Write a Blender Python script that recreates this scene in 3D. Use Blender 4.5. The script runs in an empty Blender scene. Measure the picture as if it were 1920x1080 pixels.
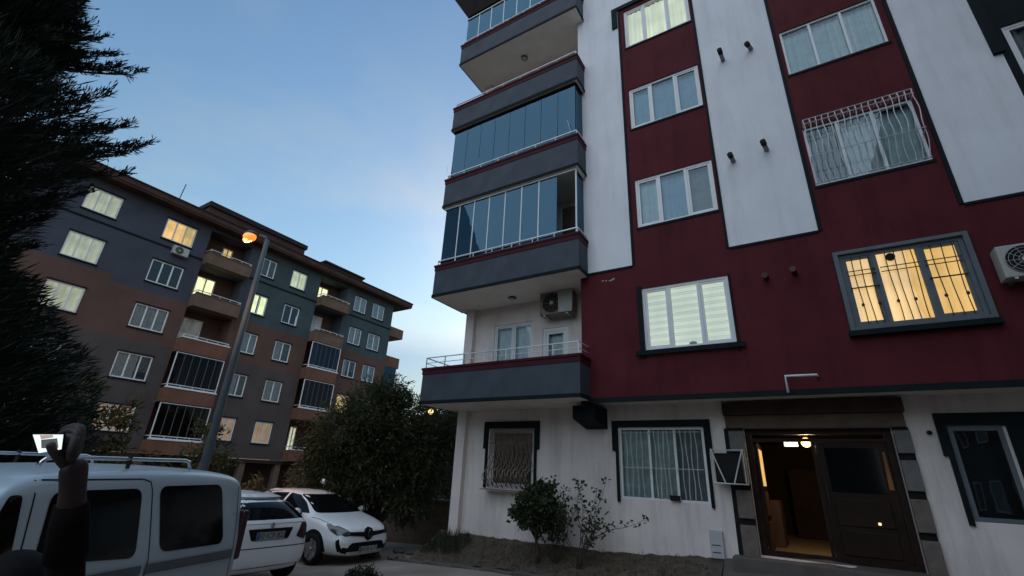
import bpy, bmesh, math, random
import numpy as np
from mathutils import Vector, Matrix
from mathutils.bvhtree import BVHTree

random.seed(7)
rng = np.random.default_rng(7)
S = bpy.context.scene
C = S.collection
R = math.radians

# ---------------------------------------------------------------- camera, sky, sun, exposure
# the camera is the origin; +y looks squarely at the red and white facade
cam_d = bpy.data.cameras.new('camera'); cam_d.sensor_width = 36.0; cam_d.sensor_fit = 'HORIZONTAL'
cam_d.lens = 857.536 / 1920 * 36; cam_d.clip_start = .05; cam_d.clip_end = 3000
cam = bpy.data.objects.new('camera', cam_d); C.objects.link(cam)
def cam_matrix(pitch, roll, yaw):
    cp, sp, cy, sy = math.cos(pitch), math.sin(pitch), math.cos(yaw), math.sin(yaw)
    f = Vector((sy * cp, cy * cp, sp)); r = Vector((cy, -sy, 0)); u = r.cross(f)
    c, s = math.cos(roll), math.sin(roll)
    r2 = c * r + s * u; u2 = -s * r + c * u
    return Matrix(((r2.x, u2.x, -f.x, 0), (r2.y, u2.y, -f.y, 0), (r2.z, u2.z, -f.z, 0), (0, 0, 0, 1)))
cam.matrix_world = cam_matrix(.387566, .0488314, -.5655736)
S.camera = cam

SUN_EL, SUN_AZ = R(25), R(330)          # centre of the sky glow, ahead of the viewer and to the left
W = bpy.data.worlds.new('World'); S.world = W; W.use_nodes = True
nt = W.node_tree; nt.nodes.clear(); N = nt.nodes.new; LK = nt.links.new
out = N('ShaderNodeOutputWorld'); bg = N('ShaderNodeBackground'); sky = N('ShaderNodeTexSky')
sky.sky_type = 'NISHITA'; sky.sun_disc = False; sky.sun_elevation = SUN_EL; sky.sun_rotation = SUN_AZ
sky.air_density = 2; sky.dust_density = .3; sky.ozone_density = 6
tc = N('ShaderNodeTexCoord'); sep = N('ShaderNodeSeparateXYZ'); LK(tc.outputs['Generated'], sep.inputs[0])
dv = N('ShaderNodeMath'); dv.operation = 'ADD'; dv.inputs[1].default_value = .16; LK(sep.outputs['Z'], dv.inputs[0])
mx = N('ShaderNodeMath'); mx.operation = 'MAXIMUM'; mx.inputs[1].default_value = .05; LK(dv.outputs[0], mx.inputs[0])
ds = N('ShaderNodeVectorMath'); ds.operation = 'DIVIDE'; LK(tc.outputs['Generated'], ds.inputs[0])
cmb = N('ShaderNodeCombineXYZ'); LK(mx.outputs[0], cmb.inputs[0]); LK(mx.outputs[0], cmb.inputs[1]); cmb.inputs[2].default_value = 1
LK(cmb.outputs[0], ds.inputs[1])
nz = N('ShaderNodeTexNoise'); nz.inputs['Scale'].default_value = 1.5; nz.inputs['Detail'].default_value = 7; nz.inputs['Roughness'].default_value = .55
nz.inputs['Distortion'].default_value = .4
LK(ds.outputs[0], nz.inputs['Vector'])
cr = N('ShaderNodeMapRange'); cr.inputs['From Min'].default_value = .38; cr.inputs['From Max'].default_value = .70; cr.interpolation_type = 'SMOOTHSTEP'
cr.inputs['To Max'].default_value = .9
lowz = N('ShaderNodeMapRange'); lowz.inputs['From Min'].default_value = .20; lowz.inputs['From Max'].default_value = .30; lowz.inputs['To Min'].default_value = .34; lowz.inputs['To Max'].default_value = 0
LK(sep.outputs['Z'], lowz.inputs['Value'])
nad = N('ShaderNodeMath'); nad.operation = 'ADD'; LK(nz.outputs['Fac'], nad.inputs[0]); LK(lowz.outputs[0], nad.inputs[1])
LK(nad.outputs[0], cr.inputs['Value'])
mixc = N('ShaderNodeMix'); mixc.data_type = 'RGBA'; LK(cr.outputs[0], mixc.inputs['Factor']); LK(sky.outputs[0], mixc.inputs['A'])
gry = N('ShaderNodeMix'); gry.data_type = 'RGBA'; gry.blend_type = 'MULTIPLY'; gry.inputs['Factor'].default_value = 1
LK(sky.outputs[0], gry.inputs['A']); tint = N('ShaderNodeMix'); tint.data_type = 'RGBA'; tint.inputs['A'].default_value = (1.42, 1.13, .95, 1); tint.inputs['B'].default_value = (.62, .64, .76, 1)
tm = N('ShaderNodeMapRange'); tm.inputs['From Min'].default_value = .22; tm.inputs['From Max'].default_value = .31; tm.inputs['To Min'].default_value = 1; tm.inputs['To Max'].default_value = 0
LK(sep.outputs['Z'], tm.inputs['Value']); LK(tm.outputs[0], tint.inputs['Factor']); LK(tint.outputs['Result'], gry.inputs['B']); LK(gry.outputs['Result'], mixc.inputs['B'])
LK(mixc.outputs['Result'], bg.inputs['Color']); bg.inputs['Strength'].default_value = .13
LK(bg.outputs[0], out.inputs['Surface'])

fill_sun_d = bpy.data.lights.new('fill_sun', 'SUN'); fill_sun_d.energy = 2.0; fill_sun_d.angle = R(100); fill_sun_d.color = (.84, .92, 1)
fill_sun = bpy.data.objects.new('fill_sun', fill_sun_d); C.objects.link(fill_sun)
fill_sun.rotation_euler = Vector((-.40, 1, -.85)).to_track_quat('-Z', 'Y').to_euler()  # wide soft lamp added from behind the viewer to brighten the facade

S.view_settings.view_transform = 'Standard'; S.view_settings.look = 'None'; S.view_settings.gamma = 1
S.view_settings.use_curve_mapping = False
S.view_settings.exposure = 0.0
S.render.engine = 'CYCLES'
S.cycles.use_denoising = True
S.cycles.max_bounces = 6; S.cycles.transparent_max_bounces = 12
S.cycles.sample_clamp_indirect = 3.0
S.cycles.caustics_reflective = False; S.cycles.caustics_refractive = False

# ---------------------------------------------------------------- materials
def rgb(c): return (c[0], c[1], c[2], 1)
def mat(name, col, rough=.7, metal=0., var=.12, vscale=3., bump=0., bscale=120., stain=0., spec=.5, coat=0.):
    m = bpy.data.materials.new(name); m.use_nodes = True
    t = m.node_tree; b = t.nodes['Principled BSDF']
    b.inputs['Roughness'].default_value = rough; b.inputs['Metallic'].default_value = metal
    b.inputs['Specular IOR Level'].default_value = spec; b.inputs['Coat Weight'].default_value = coat
    co = t.nodes.new('ShaderNodeTexCoord')
    n = t.nodes.new('ShaderNodeTexNoise'); n.inputs['Scale'].default_value = vscale; n.inputs['Detail'].default_value = 6
    t.links.new(co.outputs['Object'], n.inputs['Vector'])
    r = t.nodes.new('ShaderNodeMapRange'); r.inputs['From Min'].default_value = .3; r.inputs['From Max'].default_value = .7
    r.inputs['To Min'].default_value = 1 - var; r.inputs['To Max'].default_value = 1 + var
    t.links.new(n.outputs['Fac'], r.inputs['Value'])
    last = r.outputs[0]
    if stain:
        mp = t.nodes.new('ShaderNodeMapping'); mp.inputs['Scale'].default_value = (2.2, 2.2, .22)
        t.links.new(co.outputs['Object'], mp.inputs['Vector'])
        n2 = t.nodes.new('ShaderNodeTexNoise'); n2.inputs['Scale'].default_value = 1.6; n2.inputs['Detail'].default_value = 8; n2.inputs['Roughness'].default_value = .65
        t.links.new(mp.outputs[0], n2.inputs['Vector'])
        r2 = t.nodes.new('ShaderNodeMapRange'); r2.inputs['From Min'].default_value = .48; r2.inputs['From Max'].default_value = .78
        r2.inputs['To Min'].default_value = 1; r2.inputs['To Max'].default_value = 1 - stain
        t.links.new(n2.outputs['Fac'], r2.inputs['Value'])
        mm = t.nodes.new('ShaderNodeMath'); mm.operation = 'MULTIPLY'
        t.links.new(last, mm.inputs[0]); t.links.new(r2.outputs[0], mm.inputs[1]); last = mm.outputs[0]
    v = t.nodes.new('ShaderNodeVectorMath'); v.operation = 'SCALE'; v.inputs[0].default_value = col
    t.links.new(last, v.inputs['Scale']); t.links.new(v.outputs[0], b.inputs['Base Color'])
    if bump:
        nb = t.nodes.new('ShaderNodeTexNoise'); nb.inputs['Scale'].default_value = bscale; nb.inputs['Detail'].default_value = 3
        t.links.new(co.outputs['Object'], nb.inputs['Vector'])
        bp = t.nodes.new('ShaderNodeBump'); bp.inputs['Strength'].default_value = bump; bp.inputs['Distance'].default_value = .01
        t.links.new(nb.outputs['Fac'], bp.inputs['Height']); t.links.new(bp.outputs[0], b.inputs['Normal'])
    return m

def emit(name, col, st, folds=0., fscale=9., axis='X', base=(.5, .5, .5), patch=.25):
    """something lit from behind or giving off light, with uneven strength"""
    m = bpy.data.materials.new(name); m.use_nodes = True
    t = m.node_tree; b = t.nodes['Principled BSDF']; b.inputs['Base Color'].default_value = rgb(base); b.inputs['Roughness'].default_value = .9
    b.inputs['Emission Color'].default_value = rgb(col)
    co = t.nodes.new('ShaderNodeTexCoord'); n = t.nodes.new('ShaderNodeTexNoise'); n.inputs['Scale'].default_value = 1.3; n.inputs['Detail'].default_value = 3
    t.links.new(co.outputs['Object'], n.inputs['Vector'])
    r = t.nodes.new('ShaderNodeMapRange'); r.inputs['From Min'].default_value = .3; r.inputs['From Max'].default_value = .7
    r.inputs['To Min'].default_value = st * (1 - patch); r.inputs['To Max'].default_value = st * (1 + patch)
    t.links.new(n.outputs['Fac'], r.inputs['Value']); last = r.outputs[0]
    if folds:
        w = t.nodes.new('ShaderNodeTexNoise'); w.inputs['Scale'].default_value = fscale; w.inputs['Detail'].default_value = 4
        mp = t.nodes.new('ShaderNodeMapping'); mp.inputs['Scale'].default_value = (1, 1, .03) if axis == 'X' else (.03, .03, 1)
        t.links.new(co.outputs['Object'], mp.inputs[0]); t.links.new(mp.outputs[0], w.inputs['Vector'])
        r2 = t.nodes.new('ShaderNodeMapRange'); r2.inputs['From Min'].default_value = .3; r2.inputs['From Max'].default_value = .7
        r2.inputs['To Min'].default_value = 1 - folds; r2.inputs['To Max'].default_value = 1 + folds * .4
        t.links.new(w.outputs['Fac'], r2.inputs['Value'])
        mm = t.nodes.new('ShaderNodeMath'); mm.operation = 'MULTIPLY'; t.links.new(last, mm.inputs[0]); t.links.new(r2.outputs[0], mm.inputs[1]); last = mm.outputs[0]
    t.links.new(last, b.inputs['Emission Strength'])
    return m

def glass(name, tint=(.75, .85, .9), base=.12, ior=1.7, rough=.01, gcol=(.92, .97, 1)):
    m = bpy.data.materials.new(name); m.use_nodes = True
    t = m.node_tree; t.nodes.clear()
    o = t.nodes.new('ShaderNodeOutputMaterial'); mixs = t.nodes.new('ShaderNodeMixShader')
    tr = t.nodes.new('ShaderNodeBsdfTransparent'); tr.inputs[0].default_value = rgb(tint)
    gl = t.nodes.new('ShaderNodeBsdfGlossy'); gl.inputs['Roughness'].default_value = rough; gl.inputs['Color'].default_value = rgb(gcol)
    fr = t.nodes.new('ShaderNodeFresnel'); fr.inputs['IOR'].default_value = ior
    co = t.nodes.new('ShaderNodeTexCoord'); n = t.nodes.new('ShaderNodeTexNoise'); n.inputs['Scale'].default_value = 1.1
    t.links.new(co.outputs['Object'], n.inputs['Vector'])
    bp = t.nodes.new('ShaderNodeBump'); bp.inputs['Strength'].default_value = .06; bp.inputs['Distance'].default_value = .05
    t.links.new(n.outputs['Fac'], bp.inputs['Height']); t.links.new(bp.outputs[0], gl.inputs['Normal'])
    a = t.nodes.new('ShaderNodeMath'); a.operation = 'ADD'; a.use_clamp = True; a.inputs[1].default_value = base
    t.links.new(fr.outputs[0], a.inputs[0]); t.links.new(a.outputs[0], mixs.inputs[0])
    t.links.new(tr.outputs[0], mixs.inputs[1]); t.links.new(gl.outputs[0], mixs.inputs[2]); t.links.new(mixs.outputs[0], o.inputs['Surface'])
    return m

def leafmat(name, c1, c2, rough=.6):
    m = bpy.data.materials.new(name); m.use_nodes = True
    t = m.node_tree; b = t.nodes['Principled BSDF']; b.inputs['Roughness'].default_value = rough; b.inputs['Specular IOR Level'].default_value = .25
    g = t.nodes.new('ShaderNodeNewGeometry'); mx_ = t.nodes.new('ShaderNodeMix'); mx_.data_type = 'RGBA'
    t.links.new(g.outputs['Random Per Island'], mx_.inputs['Factor']); mx_.inputs['A'].default_value = rgb(c1); mx_.inputs['B'].default_value = rgb(c2)
    t.links.new(mx_.outputs['Result'], b.inputs['Base Color'])
    tl = t.nodes.new('ShaderNodeBsdfTranslucent'); t.links.new(mx_.outputs['Result'], tl.inputs['Color'])
    ms = t.nodes.new('ShaderNodeMixShader'); ms.inputs[0].default_value = .25
    o = t.nodes['Material Output']; t.links.new(b.outputs[0], ms.inputs[1]); t.links.new(tl.outputs[0], ms.inputs[2]); t.links.new(ms.outputs[0], o.inputs['Surface'])
    return m

M = {}
M['white_plaster'] = mat('white_plaster', (.77, .765, .82), .85, var=.05, vscale=1.2, bump=.5, bscale=80, stain=.16)
M['red_plaster'] = mat('red_plaster', (.095, .0175, .0235), .75, var=.14, vscale=1.5, bump=.5, bscale=80, stain=.32, spec=.12)
M['ground_plaster'] = mat('ground_plaster', (.77, .69, .66), .88, var=.10, vscale=1.0, bump=.5, bscale=70, stain=.30)
M['soffit'] = mat('soffit', (.86, .79, .69), .9, var=.06, vscale=2, bump=.2)
M['slate_paint'] = mat('slate_paint', (.050, .062, .080), .7, var=.16, vscale=2.5, bump=.3, stain=.2, spec=.35)
M['coping_red'] = mat('coping_red', (.062, .013, .018), .6, var=.2, vscale=4, bump=.3, spec=.12)
M['dark_trim'] = mat('dark_trim', (.008, .013, .015), .7, var=.2, spec=.12)
M['eave_dark'] = mat('eave_dark', (.030, .022, .024), .7, var=.2, spec=.12)
M['pvc'] = mat('pvc', (.72, .74, .76), .4, var=.05)
M['pvc_grey'] = mat('pvc_grey', (.13, .15, .17), .5, var=.1, spec=.12)
M['rail_white'] = mat('rail_white', (.72, .74, .76), .35, metal=.2, var=.1)
M['rail_teal'] = mat('rail_teal', (.16, .36, .36), .4, metal=.3, var=.1)
M['steel'] = mat('steel', (.45, .47, .5), .4, metal=.8, var=.2)
M['dark_metal'] = mat('dark_metal', (.03, .03, .03), .5, metal=.6, var=.2)
M['iron'] = mat('iron', (.05, .04, .035), .55, metal=.5, var=.3)
M['brown_iron'] = mat('brown_iron', (.26, .19, .155), .7, metal=.2, var=.3, vscale=12)
M['curtain_white'] = mat('curtain_white', (.84, .87, .88), .9, var=.10, vscale=5)
M['curtain_teal'] = mat('curtain_teal', (.66, .78, .80), .9, var=.12, vscale=5)
M['curtain_green'] = mat('curtain_green', (.50, .56, .52), .9, var=.18, vscale=6)
M['curtain_grey'] = mat('curtain_grey', (.26, .27, .26), .9, var=.15, vscale=6)
M['curtain_tan'] = mat('curtain_tan', (.78, .55, .42), .9, var=.12, vscale=6)
M['curtain_brown'] = mat('curtain_brown', (.20, .15, .12), .9, var=.25, vscale=9)
M['curtain_blue'] = mat('curtain_blue', (.34, .56, .74), .9, var=.12, vscale=3)
M['room_dark'] = mat('room_dark', (.02, .02, .022), .9, spec=.12)
M['glass'] = glass('glass', (.82, .9, .92), .03, 1.6, gcol=(.75, .9, 1))
M['glass_blue'] = glass('glass_blue', (.35, .50, .56), .06, 1.7, gcol=(.30, .58, .80))
M['glass_clear'] = glass('glass_clear', (.66, .80, .88), .05, 1.5, gcol=(.6, .85, 1))
M['glass_dark'] = glass('glass_dark', (.30, .33, .38), .0, 1.45, gcol=(.45, .5, .62))
M['lit_green'] = emit('lit_green', (.86, .86, .56), .62, .25, 7, base=(.6, .6, .5))
M['lit_zebra'] = emit('lit_zebra', (.88, .89, .68), .58, .0, base=(.6, .6, .5), patch=.12)
M['lit_zebra_dim'] = emit('lit_zebra_dim', (.87, .87, .66), .50, .0, base=(.5, .5, .4), patch=.12)
M['lit_amber'] = emit('lit_amber', (1., .58, .19), .95, .22, 5, base=(.6, .4, .2), patch=.22)
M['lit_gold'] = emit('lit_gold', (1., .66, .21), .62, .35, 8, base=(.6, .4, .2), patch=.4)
M['reflection_amber'] = emit('reflection_amber', (1., .5, .12), .035, .3, 6, base=(.05, .03, .02), patch=.6)
M['lit_tan'] = emit('lit_tan', (1., .60, .38), .26, .3, 6, base=(.6, .42, .32))
M['lit_pale'] = emit('lit_pale', (.68, .68, .48), .58, .35, 6, base=(.5, .5, .4))
M['lit_bright'] = emit('lit_bright', (.88, .90, .50), 1.2, .3, 7, base=(.6, .6, .4))
M['lit_dimroom'] = emit('lit_dimroom', (.45, .50, .42), .14, .3, 5, base=(.3, .3, .3), patch=.5)
M['asphalt'] = mat('asphalt', (.24, .205, .175), .9, var=.25, vscale=1.2, bump=.6, bscale=60, stain=.0)
M['soil'] = mat('soil', (.075, .058, .045), .95, var=.4, vscale=6, bump=1, bscale=25)
M['kerb'] = mat('kerb', (.095, .082, .072), .9, var=.25, vscale=5, bump=.5, bscale=50)
M['paving'] = mat('paving', (.10, .086, .075), .85, var=.2, vscale=4, bump=.4, bscale=50)
M['stone'] = mat('stone', (.15, .12, .105), .8, var=.22, vscale=7, bump=.5, bscale=40)
M['stone_grey'] = mat('stone_grey', (.15, .142, .14), .75, var=.16, vscale=7, bump=.4, bscale=40)
M['lintel_brown'] = mat('lintel_brown', (.065, .042, .034), .6, var=.25, vscale=4, bump=.3, spec=.12)
M['portal_tan'] = mat('portal_tan', (.13, .095, .07), .7, var=.2, vscale=4, bump=.3, spec=.12)
M['door_wood'] = mat('door_wood', (.022, .011, .008), .45, var=.35, vscale=3, bump=.15, spec=.12)
M['lobby_tan'] = mat('lobby_tan', (.10, .058, .038), .6, var=.15, spec=.12)
M['lobby_dark'] = mat('lobby_dark', (.05, .032, .026), .6, var=.2, spec=.12)
M['lobby_tile'] = mat('lobby_tile', (.34, .25, .14), .35, var=.15, vscale=5)
M['ac_white'] = mat('ac_white', (.40, .395, .38), .5, var=.08)
M['ac_old'] = mat('ac_old', (.22, .18, .145), .7, var=.4, vscale=8)
M['bulb_warm'] = emit('bulb_warm', (1., .50, .10), 3.0, base=(1, .8, .5), patch=0)
M['tube_white'] = emit('tube_white', (1., .92, .78), 1.1, base=(1, 1, 1), patch=0)
M['sodium'] = emit('sodium', (1., .20, .008), 1.5, base=(1, .7, .4), patch=0)
M['sodium_core'] = emit('sodium_core', (1., .40, .05), 2.0, base=(1, .7, .4), patch=0)
M['bulb_far'] = emit('bulb_far', (1., .72, .28), 2.2, base=(1, .8, .5), patch=0)
M['bulb_pale'] = emit('bulb_pale', (.9, .95, 1.), 1.6, base=(1, 1, 1), patch=0)
M['screen_white'] = emit('screen_white', (.90, 1., .95), .95, base=(.8, .8, .8), patch=.08)
M['screen_dark'] = emit('screen_dark', (.12, .15, .17), .6, base=(.05, .05, .05), patch=.4)
M['screen_pink'] = emit('screen_pink', (.62, .48, .42), .7, base=(.05, .05, .05), patch=.1)
M['b_slate'] = mat('b_slate', (.062, .068, .088), .8, var=.14, vscale=.6, bump=.3, bscale=30, stain=.12, spec=.2)
M['b_teal'] = mat('b_teal', (.058, .082, .088), .8, var=.14, vscale=.6, bump=.3, bscale=30, stain=.12, spec=.2)
M['b_brown'] = mat('b_brown', (.112, .066, .054), .8, var=.14, vscale=.6, bump=.3, bscale=30, stain=.12, spec=.2)
M['b_dark'] = mat('b_dark', (.082, .068, .066), .8, var=.14, vscale=.6, bump=.3, bscale=30, stain=.12, spec=.2)
M['b_brick'] = mat('b_brick', (.165, .080, .054), .8, var=.16, vscale=1.4, bump=.3, stain=.1, spec=.2)
M['b_balcony'] = mat('b_balcony', (.15, .098, .072), .8, var=.16, vscale=1.4, bump=.3, stain=.1, spec=.2)
M['b_eave'] = mat('b_eave', (.070, .040, .034), .8, var=.2, vscale=1, spec=.12)
M['b_fascia'] = mat('b_fascia', (.028, .022, .026), .7, var=.2, spec=.12)
M['car_white'] = mat('car_white', (.85, .86, .88), .28, var=.02, coat=.6)
M['van_paint'] = mat('van_paint', (.45, .55, .61), .35, metal=.1, var=.03, coat=.4)
M['car_glass'] = mat('car_glass', (.004, .005, .006), .08, var=.0, spec=.22)
M['car_black'] = mat('car_black', (.010, .010, .011), .5, var=.1, spec=.12)
M['tyre'] = mat('tyre', (.014, .014, .014), .85, var=.2, bump=.3, spec=.12)
M['rim'] = mat('rim', (.30, .31, .33), .4, metal=.7, var=.1)
M['chrome'] = mat('chrome', (.7, .72, .75), .15, metal=1., var=.02)
M['lamp_lens'] = mat('lamp_lens', (.055, .06, .072), .12, var=.1, spec=.8)
M['tail_red'] = mat('tail_red', (.045, .010, .013), .3, var=.1)
M['amber_lens'] = mat('amber_lens', (.8, .5, .15), .2, var=.1)
M['plate'] = mat('plate', (.30, .30, .30), .5, var=.08)
M['ink'] = mat('ink', (.015, .015, .015), .6, var=.0)
M['plate_blue'] = mat('plate_blue', (.02, .06, .3), .5, var=.0)
M['skin'] = mat('skin', (.040, .023, .022), .6, var=.12, vscale=20)
M['cloth_black'] = mat('cloth_black', (.010, .010, .012), .95, var=.2, bump=.3, spec=.12)
M['cloth_navy'] = mat('cloth_navy', (.010, .007, .008), .95, var=.2, bump=.3, spec=.12)
M['hair'] = mat('hair', (.006, .005, .005), .7, var=.3, vscale=60, spec=.12)
M['bark'] = mat('bark', (.055, .040, .030), .95, var=.3, vscale=8, bump=1, bscale=20)
M['conifer'] = leafmat('conifer', (.006, .012, .009), (.018, .026, .017))
M['leaf_olive'] = leafmat('leaf_olive', (.022, .032, .014), (.070, .074, .030))
M['leaf_dark'] = leafmat('leaf_dark', (.018, .026, .014), (.045, .055, .028))
M['leaf_shrub'] = leafmat('leaf_shrub', (.022, .030, .016), (.060, .075, .032))
M['leaf_dry'] = leafmat('leaf_dry', (.10, .075, .035), (.18, .14, .06))
M['lamp_pole'] = mat('lamp_pole', (.095, .11, .125), .6, metal=.2, var=.15)
M['brick_wall'] = mat('brick_wall', (.13, .085, .065), .9, var=.25, vscale=6, bump=.6)
M['meter_grey'] = mat('meter_grey', (.46, .46, .47), .6, var=.08)
M['flue_dark'] = mat('flue_dark', (.012, .012, .012), .6, spec=.12)
M['flue_steel'] = mat('flue_steel', (.20, .19, .19), .5, metal=.6, var=.3, vscale=20)
M['flue_red'] = mat('flue_red', (.055, .010, .014), .6, var=.2)
M['chip'] = mat('chip', (.5, .5, .5), .9)
M['far_ground'] = mat('far_ground', (.22, .19, .16), .95, var=.3, vscale=.3, bump=.5, bscale=8)

# ---------------------------------------------------------------- mesh helpers
FR = {}                                # object -> its origin in the coordinates its meshes are written in
class MB:
    def __init__(s): s.v = []; s.f = []; s.m = []; s.mi = 0
    def add(s, vs, fs):
        o = len(s.v); s.v += [tuple(p) for p in vs]
        for f in fs: s.f.append([o + i for i in f]); s.m.append(s.mi)
        return s
    def box(s, x0, x1, y0, y1, z0, z1):
        return s.add([(x0,y0,z0),(x1,y0,z0),(x1,y1,z0),(x0,y1,z0),(x0,y0,z1),(x1,y0,z1),(x1,y1,z1),(x0,y1,z1)],
                     [(0,3,2,1),(4,5,6,7),(0,1,5,4),(1,2,6,5),(2,3,7,6),(3,0,4,7)])
    def bbox(s, x0, x1, y0, y1, z0, z1, b=.01):
        """box with chamfered edges"""
        bm = bmesh.new(); bmesh.ops.create_cube(bm, size=1)
        for v in bm.verts: v.co = Vector(((x0+x1)/2+v.co.x*(x1-x0), (y0+y1)/2+v.co.y*(y1-y0), (z0+z1)/2+v.co.z*(z1-z0)))
        bmesh.ops.bevel(bm, geom=bm.edges[:], offset=b, segments=2, affect='EDGES', profile=.5)
        return s.bm(bm)
    def bm(s, bm):
        bm.verts.index_update(); s.add([v.co[:] for v in bm.verts], [[v.index for v in f.verts] for f in bm.faces]); bm.free(); return s
    def quad(s, a, b, c, d): return s.add([a,b,c,d], [(0,1,2,3)])
    def prism(s, pts, off):
        """polygon pts (3d) swept by off"""
        n = len(pts); off = Vector(off); top = [Vector(p) + off for p in pts]
        fs = [tuple(range(n))[::-1], tuple(range(n, 2*n))]
        fs += [(i, (i+1) % n, n+(i+1) % n, n+i) for i in range(n)]
        return s.add([Vector(p) for p in pts] + top, fs)
    def tube(s, path, r, n=8, cap=True):
        P = [Vector(p) for p in path]; rr = r if isinstance(r, (list, tuple)) else [r]*len(P)
        vs = []; prev = None
        for i, p in enumerate(P):
            d = (P[min(i+1, len(P)-1)] - P[max(i-1, 0)])
            d = d.normalized() if d.length > 1e-9 else Vector((0,0,1))
            a = prev if prev is not None else (Vector((0,0,1)) if abs(d.z) < .9 else Vector((1,0,0)))
            u = (a - d*a.dot(d)); u = u.normalized() if u.length > 1e-6 else d.orthogonal().normalized()
            prev = u; w = d.cross(u)
            vs += [p + (u*math.cos(2*math.pi*k/n) + w*math.sin(2*math.pi*k/n))*rr[i] for k in range(n)]
        fs = [(i*n+k, i*n+(k+1) % n, (i+1)*n+(k+1) % n, (i+1)*n+k) for i in range(len(P)-1) for k in range(n)]
        if cap: fs += [tuple(range(n))[::-1], tuple((len(P)-1)*n+k for k in range(n))]
        return s.add(vs, fs)
    def ball(s, c, r, seg=10, rings=6, sc=(1,1,1)):
        bm = bmesh.new(); bmesh.ops.create_uvsphere(bm, u_segments=seg, v_segments=rings, radius=r)
        for v in bm.verts: v.co = Vector((c[0]+v.co.x*sc[0], c[1]+v.co.y*sc[1], c[2]+v.co.z*sc[2]))
        return s.bm(bm)
    def build(s, name, mats, parent=None, smooth=False, center=None):
        if not isinstance(mats, (list, tuple)): mats = [mats]
        A = np.array(s.v, float)
        c = Vector(center) if center is not None else Vector(((A.min(0)+A.max(0))/2).tolist())
        me = bpy.data.meshes.new(name); me.from_pydata([tuple(p) for p in (A - np.array(c))], [], s.f)
        for m in mats: me.materials.append(M[m] if isinstance(m, str) else m)
        me.polygons.foreach_set('material_index', s.m)
        if smooth: me.polygons.foreach_set('use_smooth', [True]*len(me.polygons))
        me.update()
        return link(name, me, parent, c)
def link(name, me, parent, c):
    o = bpy.data.objects.new(name, me); C.objects.link(o)
    o.location = Vector(c) - (FR[parent] if parent else Vector((0,0,0)))
    if parent: o.parent = parent
    FR[o] = Vector(c); return o
def tag(o, label=None, cat=None, group=None, kind=None):
    if label: o['label'] = label
    if cat: o['category'] = cat
    if group: o['group'] = group
    if kind: o['kind'] = kind
    return o
def thing(name, label, cat, loc=(0,0,0), rz=0., group=None, local=False):
    o = bpy.data.objects.new(name, None); C.objects.link(o); o.empty_display_size = .2
    o.location = loc; o.rotation_euler.z = rz
    FR[o] = Vector((0,0,0)) if local else Vector(loc)
    return tag(o, label, cat, group)
def box(*a): return MB().box(*a)
def copy_tree(o, loc=None, parent=None):
    c = o.copy(); C.objects.link(c)
    if parent: c.parent = parent
    FR[c] = FR.get(o, Vector((0,0,0)))
    for ch in list(o.children): copy_tree(ch, None, c)
    if loc is not None: c.location = loc
    return c

def wall_grid(mb, xs, zs, holes, region, P, depth):
    """upright wall on the plane P(x, z, into) with openings and their reveals; region(x, z) picks the material slot"""
    xs = sorted(set([round(x, 4) for x in xs] + [round(h[i], 4) for h in holes for i in (0, 1)]))
    zs = sorted(set([round(z, 4) for z in zs] + [round(h[i], 4) for h in holes for i in (2, 3)]))
    for i in range(len(xs)-1):
        for j in range(len(zs)-1):
            cx, cz = (xs[i]+xs[i+1])/2, (zs[j]+zs[j+1])/2
            if any(h[0] < cx < h[1] and h[2] < cz < h[3] for h in holes): continue
            mb.mi = region(cx, cz)
            mb.quad(P(xs[i],zs[j],0), P(xs[i+1],zs[j],0), P(xs[i+1],zs[j+1],0), P(xs[i],zs[j+1],0))
    for h in holes:
        d = h[4] if len(h) > 4 else depth; x0,x1,z0,z1 = h[:4]
        mb.mi = h[5] if len(h) > 5 else region(x0-.02, (z0+z1)/2)
        mb.quad(P(x0,z0,0),P(x0,z1,0),P(x0,z1,d),P(x0,z0,d)); mb.quad(P(x1,z0,d),P(x1,z1,d),P(x1,z1,0),P(x1,z0,0))
        mb.quad(P(x0,z1,0),P(x1,z1,0),P(x1,z1,d),P(x0,z1,d)); mb.quad(P(x0,z0,d),P(x1,z0,d),P(x1,z0,0),P(x0,z0,0))
    mb.mi = 0

def frame_ring(mb, x0, x1, z0, z1, w, y0, y1):
    mb.box(x0, x1, y0, y1, z0, z0+w); mb.box(x0, x1, y0, y1, z1-w, z1)
    mb.box(x0, x0+w, y0, y1, z0+w, z1-w); mb.box(x1-w, x1, y0, y1, z0+w, z1-w)

def curtain_mb(x0, x1, z0, z1, y, amp=.018, period=.13, seed=0):
    r = random.Random(seed); n = max(6, int((x1-x0)/.03)); vs = []
    ph = r.uniform(0, 6)
    for i in range(n+1):
        x = x0+(x1-x0)*i/n
        o = amp*(math.sin(2*math.pi*x/period+ph)+.5*math.sin(2*math.pi*x/period*.37+ph*2))
        vs += [(x, y+o, z0), (x, y+o*.8, z1)]
    return MB().add(vs, [(2*i, 2*i+2, 2*i+3, 2*i+1) for i in range(n)])

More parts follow.
